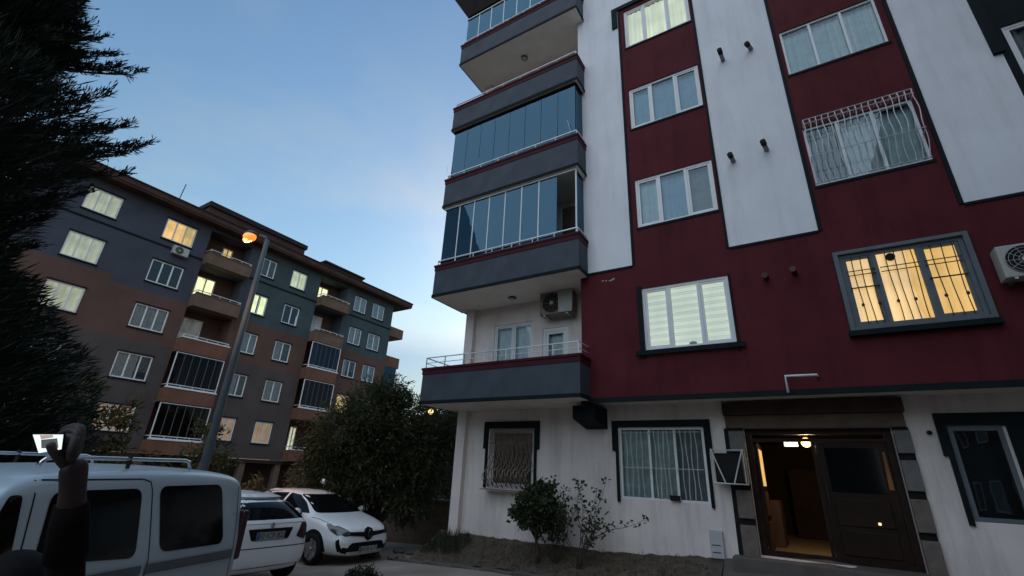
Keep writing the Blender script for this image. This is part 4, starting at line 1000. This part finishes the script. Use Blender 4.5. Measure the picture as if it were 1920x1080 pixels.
for sy in (-1, 1):
    yy = sy*.60
    rr = MB().tube([(1.50, yy, 1.80), (1.54, yy, 1.855), (1.62, yy, 1.868), (2.98, yy, 1.885), (3.05, yy, 1.87), (3.09, yy, 1.80)], .018, 8).build('roof_rail', 'chrome', van, smooth=True)
    MB().tube([(2.3, yy, 1.79), (2.3, yy, 1.91)], .018, 6).build('rail_foot', 'dark_metal', rr)
    MB().ball((1.12, sy*.98, 1.12), .12, 10, 7, (.6, .8, 1.1)).build('mirror', 'car_black', van, smooth=True)
    MB().bbox(3.93, 4.035, sy*.74-.07, sy*.74+.07, .82, 1.35, .02).build('tail_light', 'tail_red', van)
    D(rnd([(sy*.40, .62), (sy*.66, .64), (sy*.66, .80), (sy*.44, .76)], .04), '-x', 'headlight', 'lamp_lens', .008, .05)
D(rnd([(-.62, 1.2), (.62, 1.2), (.58, 1.62), (-.58, 1.62)], .06), '-x', 'windscreen', 'car_glass')
D(rnd([(-.60, 1.12), (.60, 1.12), (.56, 1.6), (-.56, 1.6)], .06), '+x', 'rear_window', 'car_glass')
MB().bbox(3.96, 4.10, -.76, .76, .30, .56, .04).build('bumper', 'pvc_grey', van)
MB().bbox(-.06, .12, -.76, .76, .28, .56, .05).build('bumper', 'pvc_grey', van)

# ---------------------------------------------------------------- person with a raised phone
per = thing('person', 'person in dark clothes seen from behind raising one hand with a phone beside the van', 'person', (-1.78, .52, -1.86))
def skin_mesh(verts, edges, radii, name, m, parent, root=0, sub=2):
    me = bpy.data.meshes.new(name); me.from_pydata([tuple(v) for v in verts], edges, []); me.update()
    tmp = bpy.data.objects.new('tmp', me); C.objects.link(tmp)
    sk = tmp.modifiers.new('skin', 'SKIN'); sk.use_smooth_shade = True; sk.branch_smoothing = .6
    for i, r_ in enumerate(radii):
        sv = me.skin_vertices[0].data[i]; sv.radius = r_ if isinstance(r_, tuple) else (r_, r_); sv.use_root = (i == root)
    su = tmp.modifiers.new('sub', 'SUBSURF'); su.levels = sub; su.render_levels = sub
    dg = bpy.context.evaluated_depsgraph_get(); me2 = bpy.data.meshes.new_from_object(tmp.evaluated_get(dg))
    bpy.data.objects.remove(tmp); bpy.data.meshes.remove(me)
    me2.name = name; me2.materials.clear()
    for mm in (m if isinstance(m, list) else [m]): me2.materials.append(M[mm])
    me2.polygons.foreach_set('use_smooth', [True]*len(me2.polygons)); me2.update()
    return link(name, me2, parent, (0, 0, 0))
bx, by, bz = -1.78, .52, -1.86
pelv = (bx, by, -1.02); chest = (bx-.01, by+.01, -.68); neck = (bx-.02, by+.01, -.53)
SR = (bx+.11, by+.10, -.57); EL = (-1.605, .565, -.345); WR = (-1.520, .478, -.085); PALM = (-1.500, .452, -.012)
SL = (bx-.13, by-.12, -.57); EL2 = (bx-.22, by-.12, -.84); HN2 = (bx-.32, by-.02, -1.02)
V_ = [pelv, (bx, by, -.84), chest, neck, (bx, by+.015, -.46), SR, EL, tuple(Vector(EL).lerp(Vector(WR), .55)), WR, SL, EL2, HN2,
      (bx+.02, by+.09, -.96), (bx+.01, by+.10, -1.36), (bx+.03, by+.10, -1.80), (bx-.10, by+.11, -1.83),
      (bx-.02, by-.09, -.96), (bx-.04, by-.10, -1.36), (bx-.02, by-.10, -1.80), (bx-.15, by-.10, -1.83), PALM]
E_ = [(0,1),(1,2),(2,3),(3,4),(2,5),(5,6),(6,7),(7,8),(8,20),(2,9),(9,10),(10,11),(0,12),(12,13),(13,14),(14,15),(0,16),(16,17),(17,18),(18,19)]
R_ = [(.12,.15),(.11,.14),(.12,.15),.055,.05,.070,.044,.036,.026,.075,.05,.03,.085,.06,.045,.03,.085,.06,.045,.03,(.036,.021)]
pb = skin_mesh(V_, E_, R_, 'body', ['cloth_black', 'skin'], per)
for p in pb.data.polygons:
    c = p.center
    if c.z > -.125: p.material_index = 1
# sleeve cuff
wv = Vector(WR); ev = Vector(EL); dd = (wv-ev).normalized()
MB().tube([wv-dd*.16, wv-dd*.07, wv-dd*.03], [.043, .037, .032], 14).build('sleeve', 'cloth_navy', per, smooth=True)
# head, hair
HC = Vector((bx-.01, by-.02, -.375))
hm = MB(); hm.ball(HC, .098, 18, 14, (1.0, .80, 1.18)); hm.ball(HC+Vector((-.04, 0, -.075)), .062, 12, 8, (1, .85, 1)); hm.ball(HC+Vector((-.105, 0, -.025)), .018, 8, 6, (1.1, .8, 1.3))
for s_ in (-1, 1):
    hm.ball(HC+Vector((.01, s_*.080, -.02)), .026, 8, 6, (.8, .4, 1.2)); hm.ball(HC+Vector((-.088, s_*.032, .0)), .013, 8, 6)
hm.ball(HC+Vector((-.095, 0, -.075)), .02, 8, 6, (.5, 1.2, .4))
hm.build('head', 'skin', per, smooth=True)
hh = MB(); hh.ball(HC+Vector((.016, 0, .026)), .104, 18, 12, (1.0, .86, 1.10)); hh.build('hair', 'hair', per, smooth=True)
# hand: fingers curl round the edge of the phone on its left
pc = Vector((-1.510, .395, .020))       # phone centre
pm = Vector(PALM); wr = Vector(WR); up = (pm-wr).normalized(); left = (pc-pm); left = (left-up*left.dot(up)).normalized(); fwd = left.cross(up).normalized()
hv = []; he = []; hr = []
def chain(pts, rs):
    o = len(hv); hv.extend(pts); hr.extend(rs); he.extend([(o+i, o+i+1) for i in range(len(pts)-1)])
fing = []
away = Vector((-.84, .50, .12)).normalized()
for k, (ln, sp) in enumerate(((.064, .030), (.072, .010), (.068, -.010), (.054, -.029))):
    b0 = pm + up*.030 + fwd*sp
    m1 = b0 + up*(ln*.55) + away*.020; m2 = m1 + up*.004 + left*.024 + away*.026; m3 = m2 + left*.022 - up*.010 + away*.012
    fing.append(([pm+up*.005+fwd*sp*.6, b0, m1, m2, m3], [.013, .0115, .0105, .0095, .008]))
tb0 = pm + up*.012 + left*.024 - away*.012
fing.append(([pm-up*.02+left*.008, tb0, tb0+left*.012+up*.020, tb0+left*.018+up*.036], [.017, .0135, .012, .0095]))
for n_, (p_, r_) in enumerate(fing):
    skin_mesh(p_, [(i, i+1) for i in range(len(p_)-1)], r_, 'thumb' if n_ == 4 else 'finger', 'skin', per, 0, 1)
# phone: held level, bright screen towards the viewer, tilted back
ph = thing('phone', 'phone with a bright white screen held up in the raised hand', 'phone', pc, 0, local=True)
right_v = Vector((.085, .055, .004)).normalized(); nrm = Vector((.83, -.52, -.20)); nrm = (nrm-right_v*nrm.dot(right_v)).normalized(); upv = nrm.cross(right_v).normalized()
SC = .62
ph.matrix_basis = Matrix.Translation(pc) @ Matrix.Scale(SC, 4) @ Matrix.Translation(-pc) @ Matrix(((right_v.x, upv.x, nrm.x, pc.x), (right_v.y, upv.y, nrm.y, pc.y), (right_v.z, upv.z, nrm.z, pc.z), (0, 0, 0, 1)))
MB().bbox(-.058, .058, -.034, .034, -.008, 0, .003).build('case', 'car_black', ph)
MB().prism([(-.056, .030, .0015), (-.024, -.036, .0015), (.056, -.022, .0015), (.055, .031, .0015)], (0, 0, .0015)).build('screen', 'screen_white', ph)
MB().prism([(-.022, .012, .0033), (-.016, -.019, .0033), (.046, -.016, .0033), (.036, .018, .0033)], (0, 0, .0006)).build('viewfinder', 'screen_dark', ph)
MB().prism([(-.030, .029, .0033), (-.022, .0135, .0033), (.022, .021, .0033), (.018, .030, .0033)], (0, 0, .0006)).build('sky_patch', 'screen_pink', ph)

# ---------------------------------------------------------------- plants
def tri_mesh(name, tris, m, parent, center=None):
    """tris: (n,3,3) array"""
    T = np.asarray(tris, float); n = len(T)
    c = np.array(center) if center is not None else (T.reshape(-1, 3).min(0)+T.reshape(-1, 3).max(0))/2
    me = bpy.data.meshes.new(name); me.vertices.add(n*3); me.loops.add(n*3); me.polygons.add(n)
    me.vertices.foreach_set('co', (T-c).reshape(-1)); me.loops.foreach_set('vertex_index', np.arange(n*3))
    me.polygons.foreach_set('loop_start', np.arange(n)*3); me.polygons.foreach_set('loop_total', np.full(n, 3))
    me.materials.append(M[m]); me.update(calc_edges=True)
    return link(name, me, parent, c)
def unit(v): return v/np.maximum(np.linalg.norm(v, axis=-1, keepdims=True), 1e-9)
def leaves(P, Dv, L, Wd, jitter=.6, diamond=True):
    """leaf blades at points P along directions Dv: kite of two triangles that share no edge fold"""
    n = len(P); d = unit(Dv + rng.normal(0, jitter, (n, 3))); s = unit(np.cross(d, rng.normal(0, 1, (n, 3))))
    l = (L*rng.uniform(.6, 1.3, n))[:, None]; w = (Wd*rng.uniform(.6, 1.3, n))[:, None]
    a = P; b = P+d*l*.5+s*w*.5; c = P+d*l; e = P+d*l*.5-s*w*.5
    return np.concatenate([np.stack([a, b, c], 1), np.stack([a, c, e], 1)])
def kites(P, Dv, L, Wd, jitter=.6):
    n = len(P); d = unit(Dv + rng.normal(0, jitter, (n, 3))); s = unit(np.cross(d, rng.normal(0, 1, (n, 3))))
    l = (L*rng.uniform(.6, 1.3, n))[:, None]; w = (Wd*rng.uniform(.6, 1.3, n))[:, None]
    return P, P+d*l*.55+s*w*.5, P+d*l, P+d*l*.55-s*w*.5
def quad_mesh(name, q, m, parent, center=None):
    a = np.stack(q, 1); n = len(a); c = np.array(center) if center is not None else (a.reshape(-1, 3).min(0)+a.reshape(-1, 3).max(0))/2
    me = bpy.data.meshes.new(name); me.vertices.add(n*4); me.loops.add(n*4); me.polygons.add(n)
    me.vertices.foreach_set('co', (a-c).reshape(-1)); me.loops.foreach_set('vertex_index', np.arange(n*4))
    me.polygons.foreach_set('loop_start', np.arange(n)*4); me.polygons.foreach_set('loop_total', np.full(n, 4))
    me.materials.append(M[m]); me.update(calc_edges=True)
    return link(name, me, parent, c)

# big conifer: limbs sweep out and their feathery tips turn up
def conifer(base, top, rprof, tips, label, name='conifer_tree', seed=1, dens=1.0):
    r = random.Random(seed); bx, by, bz = base
    t = thing(name, label, 'tree', base)
    MB().tube([(bx, by, bz), (bx+.05, by, bz+3), (bx, by+.05, top)], [.24, .16, .03], 10).build('trunk', 'bark', t, smooth=True)
    limbs = []
    z = bz+.7
    while z < top-.2:
        rad = np.interp(z, [p[0] for p in rprof], [p[1] for p in rprof])
        for k in range(r.randint(5, 7)):
            a = r.uniform(0, 2*math.pi); q = rad*r.uniform(.65, 1.0)
            limbs.append(((bx, by, z-.45*q), (bx+q*math.cos(a), by+q*math.sin(a), z+r.uniform(-.1, .12))))
        z += .24
    for tp in tips:
        limbs.append(((bx, by, tp[2]-.9), tp))
    lm_ = MB(); P = []; Dd = []; Ls = []
    for a, b in limbs:
        a = Vector(a); b = Vector(b); L = (b-a).length; mid = a.lerp(b, .55)+Vector((0, 0, -.10*L))
        pts = [a.lerp(mid, t_).lerp(mid.lerp(b, t_), t_) for t_ in [i/7 for i in range(8)]]
        lm_.tube(pts, [.035*(1-i/8)+.006 for i in range(8)], 4, False)
        for i in range(2, 8):
            p = pts[i]; tan = (pts[min(i+1, 7)]-pts[i-1]).normalized(); sd = tan.cross(Vector((0, 0, 1))).normalized()
            for s_ in range(int(13*dens)):
                dirn = (tan*r.uniform(.5, 1.1)+sd*r.uniform(-.9, .9)+Vector((0, 0, r.uniform(.0, .75)))).normalized()
                st = p+tan*r.uniform(-.12, .12)*L/3+Vector((r.uniform(-.05, .05),)*3)
                sl_ = r.uniform(.16, .38)*(1.1-.05*i)
                for q in range(7):
                    f = q/7; pp = st+dirn*sl_*f+Vector((0, 0, .10*f*f*sl_))
                    P.append(pp[:]); Dd.append((dirn+Vector((0, 0, .35)))[:]); Ls.append(.12*(1.15-.5*f))
    lm_.build('limbs', 'bark', t)
    P = np.array(P); Dd = np.array(Dd); Ls = np.array(Ls)
    nf = 62000
    zf_ = rng.uniform(bz+.3, top-.3, nf); rf_ = np.interp(zf_, [p[0] for p in rprof], [p[1] for p in rprof])*np.sqrt(rng.uniform(.02, .62, nf)); af_ = rng.uniform(0, 2*np.pi, nf)
    q2 = kites(np.stack([bx+rf_*np.cos(af_), by+rf_*np.sin(af_), zf_], 1), np.stack([np.cos(af_), np.sin(af_), np.full(nf, .9)], 1), np.full(nf, .30), .018, .30)
    nl = 52000; zl = rng.uniform(bz+.2, bz+4.6, nl); rl_ = np.interp(zl, [p[0] for p in rprof], [p[1] for p in rprof])*np.sqrt(rng.uniform(.1, .92, nl)); al = rng.uniform(0, 2*np.pi, nl)
    q3 = kites(np.stack([bx+rl_*np.cos(al), by+rl_*np.sin(al), zl], 1), np.stack([np.cos(al), np.sin(al), np.full(nl, .7)], 1), np.full(nl, .24), .022, .35)
    q2 = tuple(np.concatenate([a_, b_]) for a_, b_ in zip(q2, q3))
    q = tuple(np.concatenate([a_, b_]) for a_, b_ in zip(kites(P, Dd, Ls*1.15, .021, .36), q2))
    return quad_mesh('crown', q, 'conifer', t)
conifer((-10.0, .03, -2.2), 9.8, [(-2.2, 3.1), (0, 3.2), (1.1, 2.85), (1.9, 2.05), (2.4, 1.6), (3.1, 1.65), (3.9, 1.95), (4.6, 2.15), (5.2, 2.0), (5.45, .95), (5.9, .9), (6.6, 1.15), (7.0, .8), (7.6, .65), (9.8, .15)],
        [(-9.55, 2.08, 5.23), (-9.6, 1.98, 5.05), (-9.85, 1.23, 6.79), (-9.8, 1.35, 6.55), (-9.74, 1.60, 5.24), (-9.59, 2.0, 4.54), (-9.75, 1.58, 6.61), (-9.7, 1.85, 4.9), (-9.9, 1.0, 7.0)], 'tall dark conifer with feathery limbs against the sky on the left', seed=3)

def broadleaf(base, h, blobs, n, L, Wd, m, label, name='broadleaf_tree', seed=1, trunk_r=.12, down=.0, jit=.8, cat='tree', group=None, kind='crown'):
    r = random.Random(seed); t = thing(name, label, cat, base, group=group)
    B = Vector(base); tk = MB()
    lowest = min(b[2]-b[3]*.5 for b in blobs)
    cx = sum(b[0] for b in blobs)/len(blobs); cy = sum(b[1] for b in blobs)/len(blobs)
    fork = Vector((B.x*.7+cx*.3, B.y*.7+cy*.3, B.z+max(.25, (lowest-B.z)*.7)))
    tk.tube([B, B.lerp(fork, .5)+Vector((.03, .02, 0)), fork], [trunk_r, trunk_r*.85, trunk_r*.7], 8)
    tk.build('trunk', 'bark', t, smooth=True)
    lb_ = MB()
    for b in blobs:
        c = Vector(b[:3]); mid = fork.lerp(c, .5)+Vector((r.uniform(-.1, .1), r.uniform(-.1, .1), .1))
        lb_.tube([fork, mid, c], [trunk_r*.5, trunk_r*.33, trunk_r*.12], 6, False)
        for k in range(7):
            d = Vector((r.gauss(0, 1), r.gauss(0, 1), r.gauss(.2, .8))).normalized()*b[3]*r.uniform(.7, 1.05)
            lb_.tube([mid.lerp(c, r.uniform(.3, 1)), c+d*.5, c+d], [trunk_r*.14, trunk_r*.09, .004], 4, False)
    lb_.build('limbs', 'bark', t)
    tot = sum(b[3]**2 for b in blobs); Ps = []; Ds = []
    for b in blobs:
        k = int(n*b[3]**2/tot); ncl = max(6, k//38)
        d = unit(rng.normal(0, 1, (ncl, 3))); rad = b[3]*rng.uniform(.25, 1.08, ncl)**.6
        cc = np.array(b[:3])+d*rad[:, None]*np.array([1, 1, .85])
        idx = rng.integers(0, ncl, k); p = cc[idx]+rng.normal(0, .10*b[3]+.03, (k, 3))
        Ps.append(p); Ds.append(d[idx]+np.array([0, 0, -down]))
    P = np.concatenate(Ps); Dv = np.concatenate(Ds)
    quad_mesh(kind, kites(P, Dv, L, Wd, jit), m, t)
    return t
# the big drooping tree between the two buildings
broadleaf((-10.7, 10.3, -2.2), 4.5, [(-10.6, 9.7, 1.55, 1.0), (-11.3, 9.2, .75, 1.0), (-10.0, 10.2, 1.0, 1.05), (-9.4, 10.6, .2, .85), (-11.5, 9.1, -.2, .8), (-10.6, 9.8, -.1, 1.0), (-9.6, 10.4, -.75, .7), (-10.2, 9.7, 2.0, .55), (-11.0, 9.4, -.9, .7), (-9.2, 11.2, 1.2, .7)],
          46000, .17, .032, 'leaf_olive', 'bushy olive green drooping tree between the two buildings behind the white cars', seed=4, trunk_r=.16, down=.5)
# further trees closing the gap below the balcony
broadleaf((-13.5, 17.5, -2.4), 5, [(-13.5, 17.5, .6, 1.6), (-12.6, 17.2, -.4, 1.4), (-14.6, 17.6, 1.4, 1.3), (-13.2, 17.3, 1.9, .9), (-12.0, 16.8, .6, 1.0)], 16000, .22, .08, 'leaf_dark', 'dark tree beyond the low wall, seen under the lowest balcony', seed=5, group=None, trunk_r=.16)
broadleaf((-17.0, 20.0, -2.4), 6, [(-17.0, 20, 2.2, 1.7), (-18.3, 19.6, 1.2, 1.6), (-16.0, 19.8, 3.3, 1.2), (-15.2, 19.5, 2.0, 1.2), (-16.6, 19.7, .2, 1.6), (-19.5, 19.3, .4, 1.5)], 15000, .22, .09, 'leaf_dark', 'dark tree with sky showing through its top, at the far end of the dark building', seed=6, trunk_r=.18)
broadleaf((-11.2, 13.9, -2.3), 3, [(-11.2, 13.9, -.9, 1.1), (-10.2, 14.3, -1.1, 1.0), (-12.3, 13.6, -1.0, 1.0), (-9.6, 14.8, -.6, 1.1), (-8.9, 15.4, .2, 1.2)], 11000, .16, .06, 'leaf_dark', 'dark shrub mass growing behind the low wall', name='large_bush', cat='bush', seed=8, trunk_r=.07)
# thin tree left of the lamp, its leaves lit by it
broadleaf((-18.2, 6.0, -2.3), 4, [(-18.2, 5.8, .9, .9), (-18.6, 5.1, .2, .9), (-17.9, 6.5, .0, .7), (-18.4, 5.0, 1.5, .6), (-18.0, 6.0, -.9, .8)], 2600, .24, .07, 'leaf_olive', 'sparse thin tree in front of the dark building, left of the lamp', seed=9, trunk_r=.07)
broadleaf((-17.3, 8.4, -2.3), 3, [(-17.3, 8.4, .5, .75), (-17.0, 8.9, -.2, .6), (-17.5, 8.0, -.4, .7)], 1300, .22, .06, 'leaf_olive', 'small spindly tree in front of the glazed balcony of the dark building', seed=10, trunk_r=.05)
broadleaf((-16.2, 12.4, -2.3), 2, [(-16.2, 12.4, -.35, .75), (-15.6, 12.8, -.8, .7), (-16.6, 11.9, -.9, .7)], 2600, .18, .06, 'leaf_dry', 'low yellowish shrub lit by the street lamp beside the drooping tree', name='shrub', cat='shrub', seed=11, trunk_r=.05)
broadleaf((-15.0, 9.3, -2.3), 2, [(-15.0, 9.3, -.9, .5), (-14.8, 9.7, -1.3, .5)], 900, .18, .07, 'leaf_dry', 'small yellowish shrub behind the van roof, under the lamp', name='shrub', cat='shrub', seed=12, trunk_r=.04)

# the two shrubs in front of the wall
broadleaf((-5.18, 9.62, zst(-5.18, 9.62)-.03), 1.4, [(-5.25, 9.5, -.52, .34), (-5.07, 9.55, -.40, .33), (-5.43, 9.5, -.70, .27), (-4.97, 9.6, -.72, .30), (-5.20, 9.5, -.85, .25), (-4.87, 9.7, -.95, .2), (-5.60, 9.5, -.78, .16)], 4200, .085, .055, 'leaf_shrub', 'dense dark bush in front of the small grilled window', name='bush', cat='bush', seed=13, trunk_r=.045)
def rose(base, label, seed):
    r = random.Random(seed); t = thing('straggly_shrub', label, 'shrub', base); st = MB(); P = []; Dd = []
    for k in range(12):
        p = Vector(base)+Vector((r.uniform(-.08, .08), r.uniform(-.04, .04), 0)); d = Vector((r.uniform(-.75, .75), r.uniform(-.35, .2), 1)).normalized(); L = r.uniform(.9, 1.75)*(1.25-abs(d.x)*.7)
        pts = [p.copy()]
        for i in range(9):
            d = (d+Vector((r.uniform(-.28, .28), r.uniform(-.2, .2), r.uniform(-.18, .12)))).normalized(); p = p+d*L/9; pts.append(p.copy())
            if i > 2:
                for q in range(r.randint(2, 4)):
                    e = p+Vector((r.uniform(-.09, .09), r.uniform(-.08, .08), r.uniform(-.05, .09))); st.tube([p, e], .003, 3, False)
                    for z_ in range(3): P.append((e+Vector((r.uniform(-.03, .03), r.uniform(-.03, .03), r.uniform(-.03, .03))))[:]); Dd.append((r.uniform(-1, 1), r.uniform(-1, 1), r.uniform(-.3, .8)))
        st.tube(pts, [.012*(1-i/11) for i in range(10)], 4, False)
    st.build('stems', 'bark', t)
    quad_mesh('foliage', kites(np.array(P), np.array(Dd), .075, .05, .4), 'leaf_shrub', t)
rose((-4.25, 9.66, zst(-4.25, 9.66)-.02), 'straggly shrub with curly stems against the white wall, right of the dense bush', 21)
rose((-4.82, 9.75, zst(-4.8, 9.75)-.02), 'tall thin leafy stems growing up behind the dense bush', 24)
# weeds and dry grass along the bed
def blades(n, xr, yr, h, m, name, label=None, zf=zst):
    x = rng.uniform(*xr, n); yv = rng.uniform(*yr, n); z = np.array([zf(a, b) for a, b in zip(x, yv)])-.01
    P = np.stack([x, yv, z], 1); D_ = rng.normal(0, .35, (n, 3)); D_[:, 2] = 1
    o = quad_mesh(name, kites(P, D_, h, .012, .15), m, None); tag(o, label, name.replace('_', ' '), kind='stuff'); return o
blades(700, (-8.3, -7.2), (9.5, 10.2), .26, 'leaf_dark', 'weeds', 'clump of dark weeds at the foot of the corner pier')
blades(1500, (-8.3, -2.2), (9.35, 10.35), .10, 'leaf_dry', 'dry_grass', 'short dry grass scattered over the planting bed')
n = 420
xx_ = rng.uniform(-8.3, -1.8, n); yy_ = rng.uniform(9.32, 10.36, n)
Pl = np.stack([xx_, yy_, np.array([zst(a, b) for a, b in zip(xx_, yy_)])+.022], 1); Dl = rng.normal(0, 1, (n, 3)); Dl[:, 2] *= .12
tag(quad_mesh('leaf_litter', kites(Pl, Dl, np.full(n, .07), .035, .1), 'leaf_dry', None), 'dead leaves lying on the bare soil of the bed', 'leaf litter', kind='stuff')
# low walls and stones behind
lwx = thing('low_wall', 'low brown garden wall left of the corner pier', 'wall', (-9.2, 12.0, -2.3))
MB().box(-12.8, -8.06, 12.0, 12.22, -2.4, -.90).build('wall', 'brick_wall', lwx)
x = -12.8
while x < -8.2:
    MB().bbox(x+.005, min(x+.6, -8.06)-.005, 11.96, 12.26, -.898, -.80, .01).build('coping_stone', 'kerb', lwx); x += .605
for i in range(9):
    xx, yy = -8.4-random.random()*1.3, 9.1+random.random()*1.6; r_ = random.uniform(.07, .16)
    bm = bmesh.new(); bmesh.ops.create_icosphere(bm, subdivisions=2, radius=r_)
    for v in bm.verts: v.co = Vector((xx+v.co.x*1.4*(1+random.uniform(-.2, .2)), yy+v.co.y*(1+random.uniform(-.2, .2)), zr(xx)+r_*.3+v.co.z*.65*(1+random.uniform(-.2, .2))))
    tag(MB().bm(bm).build('stone', 'kerb'), 'rough stone lying on the ground between the cars and the corner pier', 'stone', 'loose stones beside the planted bed')
# dark clump and a pale stick at the front of the white car
broadleaf((-7.15, 6.95, zr(-7.1)), .3, [(-7.2, 6.9, -1.82, .12), (-7.05, 7.0, -1.83, .11), (-7.35, 6.75, -1.83, .10)], 900, .08, .03, 'leaf_dark', 'low dark clump of weeds on the road in front of the white car', name='weed_clump', cat='weeds', seed=31, trunk_r=.02)
tag(MB().tube([(-7.62, 6.86, -1.80), (-7.33, 6.78, -1.80)], .016, 6).build('stick', 'pvc'), 'short pale stick lying by the front wheel of the white car', 'stick')

# far lamps
def far_lamp(x, y, z, r_, m, label, zb=-2.4):
    t = thing('garden_lamp', label, 'lamp', (x, y, zb))
    MB().tube([(x, y, zb), (x, y, z)], [.05, .03], 8).build('post', 'dark_metal', t)
    MB().ball((x, y, z+r_*.8), r_, 12, 8).build('globe', m, t, smooth=True)
far_lamp(-12.45, 14.10, 2.07, .11, 'bulb_far', 'yellow globe lamp glowing just under the lowest balcony corner')
far_lamp(-11.8, 12.4, 1.25, .055, 'bulb_pale', 'tiny pale lamp among the leaves below the yellow globe')
# pale post by the drooping tree
bo = thing('bollard', 'short pale post standing behind the roof of the white car', 'bollard', (-13.4, 10.45, -2.3))
MB().tube([(-13.4, 10.45, -2.3), (-13.4, 10.45, -.62)], [.07, .06], 10).build('post', 'pvc', bo)
MB().ball((-13.4, 10.45, -.50), .10, 10, 6, (1, 1, 1.2)).build('head', 'pvc', bo, smooth=True)

# ---------------------------------------------------------------- unseen blocks added to shade the facade and darken what its windows reflect
def unseen_block(x0, x1, y0, y1, z1, label, face):
    t = thing('apartment_building', label, 'apartment block', ((x0+x1)/2, (y0+y1)/2, -2.3))
    MB().box(x0, x1, y0, y1, -2.3, z1).build('wall', 'b_dark', t)
    MB().box(x0-.5, x1+.5, y0-.5, y1+.5, z1+.002, z1+.35).build('roof', 'b_fascia', t)
    n = 0
    z = -.6
    while z < z1-2:
        q = (y0 if face == 'x' else x0)+1.5
        while q < (y1 if face == 'x' else x1)-2:
            w = MB()
            if face == 'x': frame_ring(w, 0, 1.5, z, z+1.4, .07, 0, .06); w.v = [(x0-p[1], q+p[0], p[2]) for p in w.v]; pane = [(x0-.01, q+.07, z+.07), (x0-.01, q+1.43, z+.07), (x0-.01, q+1.43, z+1.33), (x0-.01, q+.07, z+1.33)]
            else: frame_ring(w, 0, 1.5, z, z+1.4, .07, 0, .06); w.v = [(q+p[0], y1+p[1], p[2]) for p in w.v]; pane = [(q+.07, y1+.01, z+.07), (q+1.43, y1+.01, z+.07), (q+1.43, y1+.01, z+1.33), (q+.07, y1+.01, z+1.33)]
            wo = w.build('window', 'pvc', t); MB().quad(*pane).build('pane', 'curtain_grey' if n % 3 else 'car_glass', wo); n += 1; q += 3.2
        z += 2.93
unseen_block(7.0, 20, -15, 4.8, 19.2, 'plain dark block added out of view on the right to shade the facade', 'x')
unseen_block(-34, 4, -30, -19, 6.5, 'long low dark block added out of view behind the viewer to darken reflections and low light', 'y')
